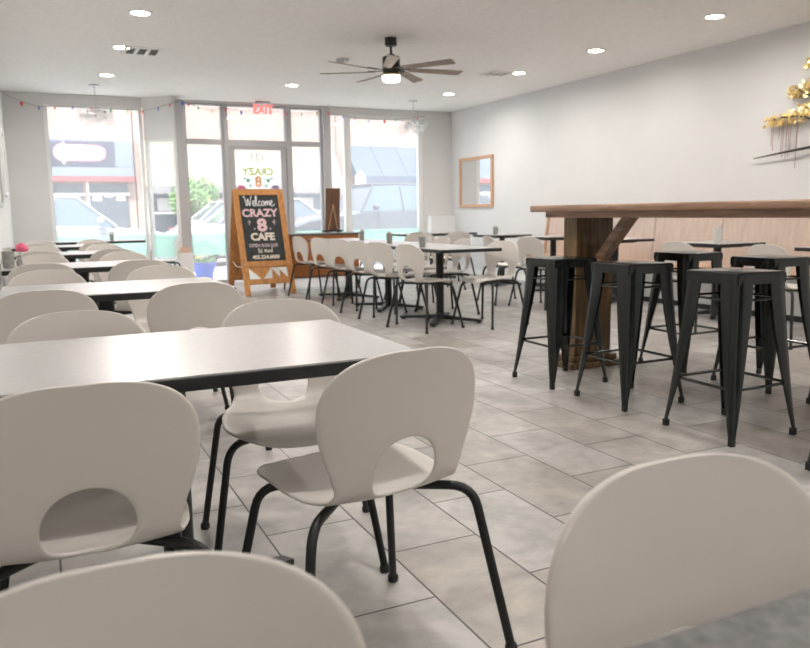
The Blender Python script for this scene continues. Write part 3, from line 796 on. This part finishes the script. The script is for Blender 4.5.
# ------------------------------------------------------------------ cabinet with its little easel
cb_ = thing('side_cabinet', 'orange veneer cabinet on dark legs behind the chalkboard', 'cabinet', (3.55, 10.22, 0))
a = MB(); a.box(-.50, .50, -.21, .21, .205, .755, .003); a.build('cabinet_body', M['cab_wood'], cb_)
a = MB(); a.box(-.50, .50, -.205, .205, .18, .205); a.build('base_rail', M['easel_wood'], cb_)
a = MB(); a.box(-.53, .53, -.23, .23, .755, .78, .003); a.build('cabinet_top', M['laminate'], cb_)
for x0, x1 in ((-.49, .0), (.004, .49)):
    a = MB(); a.box(x0+.004, x1, -.225, -.211, .215, .745, .002); d_ = a.build('cabinet_door', M['cab_wood'], cb_)
    xx = x1-.04 if x0 < -.1 else x0+.05
    a = MB(); a.lathe([(.006, -.25), (.012, -.245), (.012, -.236), (.005, -.232), (.005, -.225)], (xx, 0, .50), 12, 'y'); a.build('door_knob', M['easel_wood'], d_, True)
for sx in (-1, 1):
    for sy in (-1, 1):
        a = MB(); a.tube([(sx*.46, sy*.17, .18), (sx*.48, sy*.19, 0)], [.018, .011], 10); a.build('leg', M['easel_wood'], cb_, True)
ez = thing('table_easel', 'brown wooden board on a small tabletop easel, standing on the cabinet', 'easel', (3.76, 10.24, .78))
TE = Matrix.Translation((0, .03, .03)) @ Matrix.Rotation(.10, 4, 'X')
a = MB(TE); a.box(-.105, .105, -.008, .008, .0, .585, .002); a.build('board', M['easel_wood'], ez)
a = MB(); a.box(-.15, .13, -.045, .06, .012, .035, .003); a.build('ledge', M['dark'], ez)
for sx in (-1, 1):
    a = MB(TE); a.tube([(sx*.07, -.018, .0), (0, -.014, .36)], .007, 6); a.build('strut', M['frame_wood'], ez)
    a = MB(); a.box(sx*.08-.008, sx*.08+.008, -.05, .06, 0, .013); a.build('foot_rail', M['easel_wood'], ez)
tb = MB(); tb.box(1.86, 2.02, 11.605, 11.655, .5005, .585, .004); o = tb.build('card_box', M['tan']); tag(o, 'small tan box on the boxed foot of the corner post', 'box')

# ------------------------------------------------------------------ ceiling fixtures
fan = thing('ceiling_fan', 'seven-blade ceiling fan with a lit lamp hanging from the ceiling', 'ceiling fan', (3.27, 7.13, HC))
a = MB(); a.lathe([(.001, 0), (.058, 0), (.060, -.012), (.060, -.065), (.052, -.078), (.015, -.080)], n=24); a.build('canopy', M['bronze'], fan, True)
a = MB(); a.lathe([(.012, -.078), (.012, -.16)], n=12); a.build('downrod', M['bronze'], fan, True)
a = MB(); a.lathe([(.012, -.15), (.035, -.155), (.04, -.17), (.078, -.178), (.086, -.19), (.086, -.31), (.080, -.33), (.06, -.345), (.001, -.345)], n=28); a.build('motor_housing', M['bronze'], fan, True)
a = MB(); a.lathe([(.06, -.345), (.09, -.348), (.092, -.36), (.06, -.362)], n=28); a.build('copper_ring', M['gold'], fan, True)
a = MB(); a.lathe([(.089, -.36), (.09, -.395), (.078, -.415), (.001, -.42)], n=28); a.build('lamp_shade', M['fanlamp'], fan, True)
BA = 21
for k in range(7):
    ang = math.radians(BA + k*360/7) + math.radians(-25.36)
    Tb = Matrix.Rotation(ang, 4, 'Z') @ Matrix.Rotation(math.radians(-12), 4, 'X')
    a = MB(Tb); a.prism([(.17, -.042), (.70, -.058), (.725, -.05), (.715, .05), (.69, .054), (.17, .038)], -.318, -.311, 'z'); bl = a.build('blade', M['blade'], fan)
    a = MB(Tb); a.box(.07, .24, -.025, .025, -.310, -.303, .002); a.build('blade_bracket', M['bronze'], bl)
LI = 0
def downlight(x, y, label, dim=1.0):
    t = thing('recessed_downlight', label, 'ceiling light', (x, y, HC), 0, 'round recessed ceiling lights')
    a = MB(); a.lathe([(.075, -.004), (.080, -.010), (.098, -.008), (.102, .003)], n=28); a.lathe([(.075, -.0005), (.075, -.005)], n=28); a.build('trim_ring', M['white'], t, True)
    a = MB(); a.lathe([(.001, -.0055), (.074, -.0055)], n=28); a.build('lamp_disc', M['lamp'], t)
    add_lamp(t, dim)
LP = 17
def add_lamp(t, dim):
    ld = bpy.data.lights.new('downlight_lamp', 'AREA'); ld.shape = 'DISK'; ld.size = .14; ld.energy = LP*dim; ld.color = (1, .97, .93); ld.spread = math.radians(170)
    lo = bpy.data.objects.new('downlight_lamp', ld); COL.objects.link(lo); lo.parent = t; lo.location = (0, 0, -.012)
for x, y, l, *dm_ in ((.92, 7.04, 'recessed ceiling light at the top left, nearest the camera in its row'), (.91, 8.50, 'recessed ceiling light touching the louvred vent'),
                (.90, 10.2, 'recessed ceiling light above the left glass chandelier'), (3.20, 10.15, 'recessed ceiling light between fan and entrance'),
                (5.60, 5.27, 'recessed ceiling light nearest the gold wall sculpture', .6), (5.56, 6.85, 'recessed ceiling light second along the right wall', .62),
                (5.54, 8.29, 'recessed ceiling light beside the small ceiling vent, third along the right wall', .7), (5.54, 10.1, 'recessed ceiling light near the right chandelier, last along the right wall')):
    downlight(x, y, l, *dm_)
# unseen downlights added to brighten the room, loosely continuing the visible grid
for x, y in ((.92, 5.4), (.92, 3.6), (.92, 1.8), (.92, -1.3), (.92, -2.8), (3.2, 5.4), (3.2, 3.6), (3.2, 1.8), (3.2, -0.2), (3.2, -2.0), (5.6, 3.6), (5.6, 1.8), (5.6, 0), (5.6, -2.0)):
    dm = .75 if y > 3 else (.75 if y > 1 else .7)
    if x > 5: dm *= .6
    downlight(x, y, 'round recessed ceiling light above the dining room, beyond the picture', dm)
def vent(x, y, sx, sy, label):
    t = thing('ceiling_vent', label, 'vent', (x, y, HC))
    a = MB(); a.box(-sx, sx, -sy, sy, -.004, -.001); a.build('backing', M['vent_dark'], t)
    a = MB(); f = .022
    a.box(-sx-.02, sx+.02, -sy-.02, -sy+f, -.012, -.0005); a.box(-sx-.02, sx+.02, sy-f, sy+.02, -.012, -.0005)
    for k in range(4):
        xx = -sx + 2*sx*k/3; a.box(xx-.018, xx+.018, -sy+f, sy-f, -.012, -.0005)
    a.build('grille_frame', M['white'], t)
    for k in range(6):
        yy = -sy+.03+(2*sy-.06)*k/5; a = MB(Matrix.Translation((0, yy, -.008)) @ Matrix.Rotation(.6, 4, 'X')); a.box(-sx, sx, -.008, .008, -.001, .001); a.build('louvre', M['white'], t)
vent(1.12, 8.62, .17, .17, 'square louvred ceiling vent at the top left')
vent(5.30, 8.42, .15, .12, 'small ceiling vent between the third recessed light and the fan')
sd = thing('smoke_detector', 'small grey ceiling sensor left of the fan', 'sensor', (3.20, 8.28, HC))
a = MB(); a.lathe([(.07, 0), (.07, -.02), (.06, -.04), (.001, -.045)], n=20); a.build('cover', M['alu'], sd, True)
a = MB(); a.lathe([(.03, -.042), (.028, -.052), (.001, -.054)], n=16); a.build('sensor_cap', M['white'], sd, True)
def chandelier(x, y, label):
    t = thing('glass_chandelier', label, 'chandelier', (x, y, HC), 0, 'glass globe chandeliers')
    a = MB(); a.lathe([(.001, 0), (.065, 0), (.065, -.02), (.01, -.026)], n=20); a.build('canopy', M['chrome'], t, True)
    a = MB(); a.lathe([(.006, -.02), (.006, -.30)], n=10); a.build('rod', M['chrome'], t, True)
    a = MB(); a.sphere((0, 0, -.32), .036, 14, 10); a.build('hub', M['chrome'], t, True)
    for k in range(6):
        an = k*PI/3+.4; dx, dy = math.cos(an), math.sin(an); dz = -.02 if k % 2 else -.075
        a = MB(); a.tube(spline([(0, 0, -.32), (dx*.07, dy*.07, -.325+dz*.3), (dx*.125, dy*.125, -.33+dz)], 4), .005, 6)
        a.lathe([(.016, -.02), (.016, .02), (.001, .022)], (dx*.125, dy*.125, -.33+dz), 10); ar_ = a.build('arm', M['chrome'], t, True)
        a = MB(); a.sphere((dx*.155, dy*.155, -.34+dz*1.2), .088, 18, 12); a.build('glass_globe', M['globe'], ar_, True)
chandelier(.81, 11.0, 'clear glass globe chandelier hanging at the left window')
chandelier(5.36, 10.9, 'clear glass globe chandelier hanging at the right window')
# exit sign
ex = thing('exit_sign', 'red EXIT sign hanging from the ceiling over the entrance door', 'exit sign', (3.235, 11.75, HC))
a = MB(); a.box(-.115, .115, -.022, .022, -.028, -.001, .003); a.build('mounting_bar', M['alu'], ex)
a = MB(); a.box(-.145, .145, -.004, .004, -.205, -.028, .002); pl = a.build('acrylic_plate', M['acrylic'], ex)
text('EXIT', .185, 'exit_lettering', M['exit_red'], pl, Matrix.Translation((0, -.0045, -.122)) @ Matrix.Rotation(PI/2, 4, 'X'), .002, 0, .003, 'CENTER', .80)
# string lights along the shop front
sl = thing('string_lights', 'string of small coloured bulbs draped along the shop front headers', 'string lights', (3.0, 11.8, 2.6))
path = [(-.27, 11.88, 2.70), (-.1, 11.88, 2.62), (.15, 11.88, 2.55), (.5, 11.88, 2.57), (.9, 11.88, 2.56), (1.3, 11.88, 2.55), (1.55, 11.80, 2.55), (1.9, 11.55, 2.64), (2.04, 11.58, 2.66), (2.2, 11.85, 2.66),
        (2.45, 11.87, 2.60), (2.7, 11.87, 2.63), (3.0, 11.87, 2.60), (3.4, 11.87, 2.62), (3.8, 11.87, 2.60), (4.2, 11.84, 2.64), (4.4, 11.84, 2.62), (4.7, 11.84, 2.58), (5.1, 11.84, 2.55), (5.6, 11.84, 2.58), (6.05, 11.84, 2.64)]
path = [(x-3.0, y-11.8, z-2.6) for x, y, z in path]
sp2 = spline(path, 5)
a = MB(); a.tube(sp2, .004, 5); a.build('wire', M['wire'], sl)
cols = ['b_red', 'b_blue', 'b_red', 'b_blue', 'b_red', 'b_green', 'b_yellow']
acc = 0; k = 0
for p, q in zip(sp2, sp2[1:]):
    acc += (q-p).length
    if acc > .19:
        acc = 0; a = MB(); big = 1.2 if k % 5 == 0 else .75
        a.lathe([(.001, .012), (.010*big, .008), (.016*big, -.008), (.014*big, -.026), (.001, -.045*big)], (q.x, q.y, q.z-.012), 10); a.build('coloured_bulb', M[cols[k % 7]], sl, True); k += 1
# picture frames on the left wall, edge on
for y0, y1, z0, z1, l, m in ((9.6, 10.5, 1.30, 2.05, 'pale framed picture on the left wall, seen edge on beside the column', 'white'), (7.6, 8.5, 1.15, 1.75, 'grey framed picture on the left wall, seen edge on at the photo edge', 'alu')):
    t = thing('wall_picture', l, 'picture', (XL, (y0+y1)/2, (z0+z1)/2), 0, 'framed pictures on the left wall')
    hy, hz = (y1-y0)/2, (z1-z0)/2
    a = MB(); a.box(.001, .03, -hy, hy, -hz, -hz+.04); a.box(.001, .03, -hy, hy, hz-.04, hz); a.box(.001, .03, -hy, -hy+.04, -hz+.04, hz-.04); a.box(.001, .03, hy-.04, hy, -hz+.04, hz-.04); a.build('picture_frame', M[m], t)
    a = MB(); a.box(.004, .012, -hy+.04, hy-.04, -hz+.04, hz-.04); a.build('picture_sheet', M['cup_white'], t)
# ------------------------------------------------------------------ outside: sidewalk, street, shops, cars
ZR = -.17
b = MB(); b.box(-14, 24, YB+.35, 14.6, -.25, -.03); o = struct(b.build('sidewalk_near', M['walk']))
b = MB(); b.box(-30, 50, 14.6, 25.2, -.4, ZR); struct(b.build('street_road', M['road']))
b = MB(); b.box(-30, 50, 25.2, 27.0, -.3, -.02); struct(b.build('sidewalk_far', M['walk']))
FY = 27.0
def shop(x0, x1, label, wallmat):
    t = thing('street_shop', label, 'building', ((x0+x1)/2, FY, 0), 0, 'shops across the street')
    a = MB(); a.box(-(x1-x0)/2+.01, (x1-x0)/2-.01, 0.02, 6, -.02, 7.5); a.build('facade_wall', M[wallmat], t)
    return t, (x0+x1)/2
# shop with the dark sign
t, cx = shop(-5.5, 3.05, 'pink brick shop across the street with a dark slate sign and red stripe', 'brick')
a = MB(); a.box(-5.4-cx, 3.0-cx, -.06, .02, 2.62, 3.48); a.build('fascia', M['slate_face'], t)
a = MB(); a.box(.44-cx, 2.45-cx, -.10, -.06, 2.66, 3.42); sgn = a.build('sign_panel', M['slate_panel'], t)
SX = 1.35-cx
def poly(pts, m, y0, y1, nm='sign_logo'):
    a = MB(); a.prism(pts, y0, y1, 'y'); a.build(nm, M[m], sgn)
def ell(cx_, cz, rx, rz_, n=24, wob=0): return [(cx_+rx*(1+wob*math.sin(5*i*2*PI/n))*math.cos(2*PI*i/n), cz+rz_*(1+wob*math.sin(7*i*2*PI/n))*math.sin(2*PI*i/n)) for i in range(n)]
ZS = 3.06
poly([(SX-.55+1.36*u, ZS-.02+w) for u, w in ((-.12,.0),(0,.18),(.15,.27),(.5,.29),(.85,.26),(1.0,.18),(1.03,.02),(.98,-.16),(.85,-.24),(.5,-.25),(.15,-.25),(0,-.2))], 'logo_pink', -.115, -.10)
poly([(SX-.50+1.28*u, ZS-.02+w) for u, w in ((-.1,.0),(0,.15),(.15,.23),(.5,.25),(.85,.22),(1.0,.15),(1.0,.02),(.96,-.13),(.85,-.2),(.5,-.21),(.15,-.21),(0,-.16))], 'logo_white', -.125, -.115)
poly(ell(SX-.42, ZS, .30, .29), 'logo_pink', -.13, -.118)
poly(ell(SX-.42, ZS, .26, .25), 'logo_white', -.135, -.13)
poly([(SX-.42, ZS+.36), (SX-.27, ZS), (SX-.42, ZS-.36), (SX-.57, ZS)], 'logo_white', -.14, -.135)
for k in range(5): poly([(SX-.05+.17*k, ZS-.03), (SX+.07+.17*k, ZS-.03), (SX+.07+.17*k, ZS+.06-.02*(k % 2)), (SX-.05+.17*k, ZS+.06)], 'logo_pink', -.128, -.125)
for sx in (-1, 1): poly(ell(SX-.42+sx*.12, ZS, .025, .07, 10), 'slate_panel', -.142, -.139)
a = MB(); a.box(-5.4-cx, 3.0-cx, -.25, .02, 2.32, 2.60); a.build('ledge_band', M['slate_face'], t)
a = MB(); a.box(-5.4-cx, 3.0-cx, -.30, .02, 2.17, 2.31); a.build('red_stripe', M['red_trim'], t)
for k in range(6):
    x0 = -5.2+k*1.36; a = MB(); a.box(x0-cx, x0+1.2-cx, -.02, .03, .45, 2.1); w = a.build('shop_window', M['store_glass'], t)
    a = MB(); a.box(x0-.05-cx, x0-cx, -.05, .03, .4, 2.15); a.box(x0-.0-cx, x0+1.25-cx, -.05, .03, 1.72, 1.80); a.build('window_bar', M['white'], w)
    for j in range(3):
        a = MB(); a.box(x0+.1+.36*j-cx, x0+.38+.36*j-cx, -.03, -.02, 1.55+.1*(j % 2), 1.70+.1*(j % 2)); a.build('window_poster', M['logo_white'], w)
# shop with cream awning
t, cx = shop(3.07, 10.1, 'brick shop across the street under a long cream awning', 'brick')
def awning(x0, x1, z1, z0, dep, m, trim, t, cx):
    a = MB(); a.prism([(-.0, z1), (-dep, z0), (-dep, z0-.03), (0, z1-.03)], x0-cx, x1-cx, 'x')
    a.prism([(0, z1), (-dep, z0), (0, z0)], x0-cx, x0-cx+.02, 'x'); a.prism([(0, z1), (-dep, z0), (0, z0)], x1-cx-.02, x1-cx, 'x'); aw = a.build('awning', M[m], t)
    a = MB(); n = int((x1-x0)/.3); pts = [(x0-cx, z0), (x1-cx, z0)]
    for k in range(n, 0, -1):
        xa, xb = x0-cx+(x1-x0)*k/n, x0-cx+(x1-x0)*(k-1)/n
        pts += [(xa, z0-.22), (xa*.7+xb*.3, z0-.27), (xa*.3+xb*.7, z0-.27), (xb+.001, z0-.22)]
    a.prism(pts, -dep-.012, -dep+.012, 'y'); a.build('valance', M[trim], aw)
    nb = int((x1-x0)/.9)
    for k in range(nb+1):
        xx = x0-cx+(x1-x0)*k/nb
        a = MB(); a.tube([(xx, -.01, z1+.012), (xx, -dep, z0+.012)], .018, 6); a.build('awning_rib', M[trim], aw)
awning(3.2, 9.95, 3.5, 2.0, 1.1, 'awn_cream', 'awn_trim', t, cx)
for k in range(4):
    x0 = 3.4+k*1.62; a = MB(); a.box(x0-cx, x0+1.35-cx, -.02, .03, .35, 2.0); w = a.build('shop_window', M['store_glass'] if k != 3 else M['slate_face'], t)
    a = MB(); a.box(x0-.06-cx, x0-cx, -.06, .03, 0, 2.1); a.box(x0-cx, x0+1.4-cx, -.05, .03, 1.1, 1.17); a.build('window_bar', M['white'], w)
    a = MB(); a.box(x0+.3-cx, x0+.9-cx, -.04, -.02, 1.2, 1.62); a.build('window_poster', M['logo_white'], w)
# shop with the slate awning
t, cx = shop(10.12, 18.0, 'brick shop across the street under a dark slate awning', 'brick')
awning(10.45, 15.5, 3.5, 2.35, 1.2, 'awn_blue', 'awn_blue', t, cx)
for k in range(4):
    x0 = 10.5+k*1.5; a = MB(); a.box(x0-cx, x0+1.25-cx, -.02, .03, .5, 2.05); w = a.build('shop_window', M['store_glass'], t)
    a = MB(); a.box(x0-.06-cx, x0-cx, -.06, .03, 0, 2.1); a.box(x0-cx, x0+1.3-cx, -.05, .03, 1.75, 1.86); a.build('window_bar', M['tan'], w)

# cars
def car(name, label, x, y, facing, paint, suv=False, z=ZR):
    t = thing(name, label, 'car', (x, y, z), 0 if facing > 0 else PI, 'cars parked on the street')
    L, W, H = (4.8, 1.92, 1.84) if suv else (4.5, 1.80, 1.60)
    h = L/2; belt = 1.28 if suv else 1.08; hood = 1.20 if suv else .98; tail = 1.24 if suv else 1.06
    st = [(-h, .55, .74), (-h+.06, .80, .90), (-h+.3, tail, .95), (-h+1.0, belt, 1.0), (-.2, belt, 1.0), (h-1.55, belt-.02, 1.0), (h-1.1, hood, .99), (h-.45, hood-.08, .95), (h-.1, hood-.22, .84), (h, .56, .70)]
    a = MB(); rings = []
    for xx, zt, wf in st:
        hw = W/2*wf; zb = .24 if abs(xx) < h-.1 else .34
        prof = [(-hw*.92, zb), (-hw, zb+.12), (-hw, zt*.62), (-hw*.965, zt-.06), (-hw*.86, zt), (0, zt+.02), (hw*.86, zt), (hw*.965, zt-.06), (hw, zt*.62), (hw, zb+.12), (hw*.92, zb)]
        rings.append([a.v((xx, yy, zz)) for yy, zz in prof])
    for A_, B_ in zip(rings, rings[1:]):
        for i in range(len(A_)): a.bm.faces.new((A_[i], A_[(i+1) % len(A_)], B_[(i+1) % len(A_)], B_[i]))
    a.bm.faces.new(rings[0]); a.bm.faces.new(rings[-1][::-1])
    a.build('car_body', M[paint], t, True, 35)
    xa = -h+(.12 if suv else .55); xb = h-(1.55 if suv else 1.25)
    gh = [(xa, belt-.02, .80, 0), (xa+(.25 if suv else .65), H-.06, .70, 1), (-.1, H-.03, .72, 1), (.50 if suv else .35, H-.04, .71, 1), (xb, belt-.04, .80, 0)]
    a = MB(); rr = []
    for xx, zt, wf, up in gh:
        w0, w1 = W/2*.90, W/2*(wf if up else .88)
        rr.append([a.v((xx, -w0, belt-.06)), a.v((xx, -w1, zt)), a.v((xx, w1, zt)), a.v((xx, w0, belt-.06))])
    for A_, B_ in zip(rr, rr[1:]):
        for i in range(4): a.bm.faces.new((A_[i], A_[(i+1) % 4], B_[(i+1) % 4], B_[i]))
    a.build('cabin_glass', M['car_glass'], t)
    a = MB(); w1 = W/2*.71; x0r, x1r = gh[1][0], gh[3][0]
    a.box(x0r-.05, x1r+.04, -w1-.02, w1+.02, H-.055, H, .02)
    a.build('roof', M[paint], t, True, 60)
    for sy in (-1, 1):
        yb, yt = sy*W/2*.90, sy*W/2*.725
        for (p, q) in (((xa, yb, belt-.04), (x0r, yt, H-.03)), ((x1r, yt, H-.03), (xb, yb, belt-.04)), ((-.15, yb*1.005, belt-.04), (-.12, yt, H-.03))):
            a = MB(); a.tube([p, q], .024, 6); a.build('window_pillar', M[paint], t)
        a = MB(); a.sphere((xb-.28, sy*(W/2+.06), belt+.06), .1, 12, 8, (.7, 1, .75)); a.build('wing_mirror', M[paint], t, True)
        a = MB(); a.box(h-.16, h-.05, sy*W/2*.62-.14, sy*W/2*.62+.14, .60, .72, .02); a.build('headlight', M['headl'], t)
        a = MB(); a.box(-h-.01, -h+.10, sy*W/2*.66-.13, sy*W/2*.66+.13, .68, .86, .02); a.build('tail_light', M['tail'], t)
        for xx in (-h+.85, h-.88):
            R_ = .36 if suv else .32
            a = MB(); a.lathe([(R_*.5, -.10), (R_*.95, -.10), (R_, -.07), (R_, .07), (R_*.95, .10), (R_*.5, .10)], (xx, sy*(W/2-.10), R_), 24, 'y'); wh = a.build('wheel', M['tire'], t, True)
            a = MB(); a.lathe([(.001, sy*.085), (.06, sy*.105), (R_*.55, sy*.085), (R_*.62, sy*.103), (R_*.64, sy*.06)], (xx, sy*(W/2-.10), R_), 20, 'y'); a.build('wheel_rim', M['rim'], wh, True)
        a = MB(); a.box(-.95, -.80, sy*(W/2-.005)-.01, sy*(W/2-.005)+.01, .80, .83); a.build('door_handle', M['rim'], t)
    return t
car('parked_car', 'silver car parked outside the left window', .35, 16.2, 1, 'silver_car')
car('parked_car', 'white car seen past the corner post, below the green tree', 4.9, 19.2, -1, 'white_car')
car('parked_car', 'pale car with a red tail light seen through the narrow angled pane', 5.75, 22.6, 1, 'white_car')
car('parked_suv', 'blue-grey sports utility vehicle parked outside the right window', 7.0, 15.9, -1, 'slate_car', True)
# street tree
tr = thing('street_tree', 'small green tree across the street, seen left of the chalkboard', 'tree', (4.50, 24.65, ZR))
a = MB(); a.tube([(0, 0, 0), (.02, 0, .6), (0, .02, 1.4), (.03, 0, 2.0)], [.06, .05, .04, .02], 8); a.build('trunk', M['bark'], tr, True)
a = MB(); rg = random.Random(5)
for k in range(2600):
    u, v_, w = rg.gauss(0, 1), rg.gauss(0, 1), rg.gauss(0, 1); n = math.sqrt(u*u+v_*v_+w*w)+1e-6; rad = rg.uniform(.55, 1)**.5
    bl = .85+.18*math.sin(3*math.atan2(v_, u)+2*w)
    c = Vector((u/n*.82*rad*bl, v_/n*.75*rad*bl, 1.72+w/n*.72*rad*bl))
    s = rg.uniform(.035, .075); d1 = Vector((rg.gauss(0, 1), rg.gauss(0, 1), rg.gauss(0, 1))).normalized()*s; d2 = d1.orthogonal().normalized()*s*.6
    a.quad(c-d1, c+d2, c+d1, c-d2)
a.build('foliage', M['tree_leaf'], tr, recalc=False)
# street lamp
la = thing('street_lamp', 'short street lamp with a white acorn globe, seen through the right window', 'street lamp', (10.40, 25.42, -.02))
a = MB(); a.lathe([(.12, 0), (.12, .08), (.06, .18), (.045, .3), (.04, 1.85), (.08, 1.9), (.08, 1.95)], n=16); a.build('lamp_post', M['white'], la, True)
a = MB(); a.lathe([(.08, 1.95), (.17, 2.05), (.20, 2.2), (.17, 2.36), (.09, 2.46), (.03, 2.5), (.02, 2.56), (.001, 2.58)], n=20); a.build('globe', M['logo_white'], la, True)
# planter on the sidewalk
pp = thing('flower_planter', 'blue flower pot with small blooms outside the entrance glass', 'planter', (2.53, 13.3, -.03))
a = MB(); a.lathe([(.001, 0), (.135, 0), (.14, .01), (.185, .22), (.205, .22), (.21, .28), (.19, .28), (.17, .23), (.001, .23)], n=28); a.build('pot', M['blue_pot'], pp, True)
a = MB(); rg = random.Random(9)
for k in range(160):
    an = rg.uniform(0, 6.28); r = rg.uniform(0, .19); c = Vector((r*math.cos(an), r*math.sin(an), .27+rg.uniform(0, .09)))
    s = rg.uniform(.015, .03); d1 = Vector((rg.gauss(0, 1), rg.gauss(0, 1), rg.gauss(0, .6))).normalized()*s; d2 = d1.orthogonal().normalized()*s*.6
    a.quad(c-d1, c+d2, c+d1, c-d2)
a.build('plant_leaves', M['leaf'], pp, recalc=False)
for k in range(16):
    an = rg.uniform(0, 6.28); r = rg.uniform(0, .17); a = MB(); a.sphere((r*math.cos(an), r*math.sin(an), .34+rg.uniform(0, .08)), .024, 8, 6, (1, 1, .6)); a.build('bloom', M[rg.choice(['petal_w', 'petal_y', 'petal_w'])], pp, True)

# ------------------------------------------------------------------ light, world, camera
sun = bpy.data.lights.new('sun', 'SUN'); sun.energy = 9.0; sun.angle = math.radians(1.0); sun.color = (1, .96, .9)
so = bpy.data.objects.new('sun', sun); COL.objects.link(so); so.rotation_euler = (math.radians(29), 0, math.radians(-22))
w = bpy.data.worlds.new('sky'); SC.world = w; w.use_nodes = True
bg = w.node_tree.nodes['Background']; bg.inputs[0].default_value = (.88, .94, 1, 1); bg.inputs[1].default_value = 3.0

CY, CP, CR, CF = math.radians(25.3606), math.radians(8.2997), math.radians(.83012), 767.38
f = Vector((math.sin(CY)*math.cos(CP), math.cos(CY)*math.cos(CP), -math.sin(CP)))
r = f.cross(Vector((0, 0, 1))).normalized(); d = f.cross(r)
r2 = r*math.cos(CR)+d*math.sin(CR); d2 = -r*math.sin(CR)+d*math.cos(CR)
cam = bpy.data.cameras.new('camera'); co = bpy.data.objects.new('camera', cam); COL.objects.link(co)
co.matrix_world = Matrix(((r2.x, -d2.x, -f.x, 0), (r2.y, -d2.y, -f.y, 0), (r2.z, -d2.z, -f.z, 1.05), (0, 0, 0, 1)))
cam.sensor_fit = 'HORIZONTAL'; cam.sensor_width = 36; cam.lens = CF/810*36; cam.clip_start = .02; cam.clip_end = 200
cam.dof.use_dof = True; cam.dof.focus_distance = 2.2; cam.dof.aperture_fstop = 6.3
SC.camera = co
SC.view_settings.view_transform = 'Standard'; SC.view_settings.look = 'None'; SC.view_settings.gamma = 1; SC.view_settings.use_curve_mapping = False
SC.view_settings.exposure = 0.2
SC.cycles.use_denoising = True
SC.cycles.max_bounces = 8; SC.cycles.diffuse_bounces = 5; SC.cycles.transparent_max_bounces = 24
SC.cycles.sample_clamp_indirect = 6
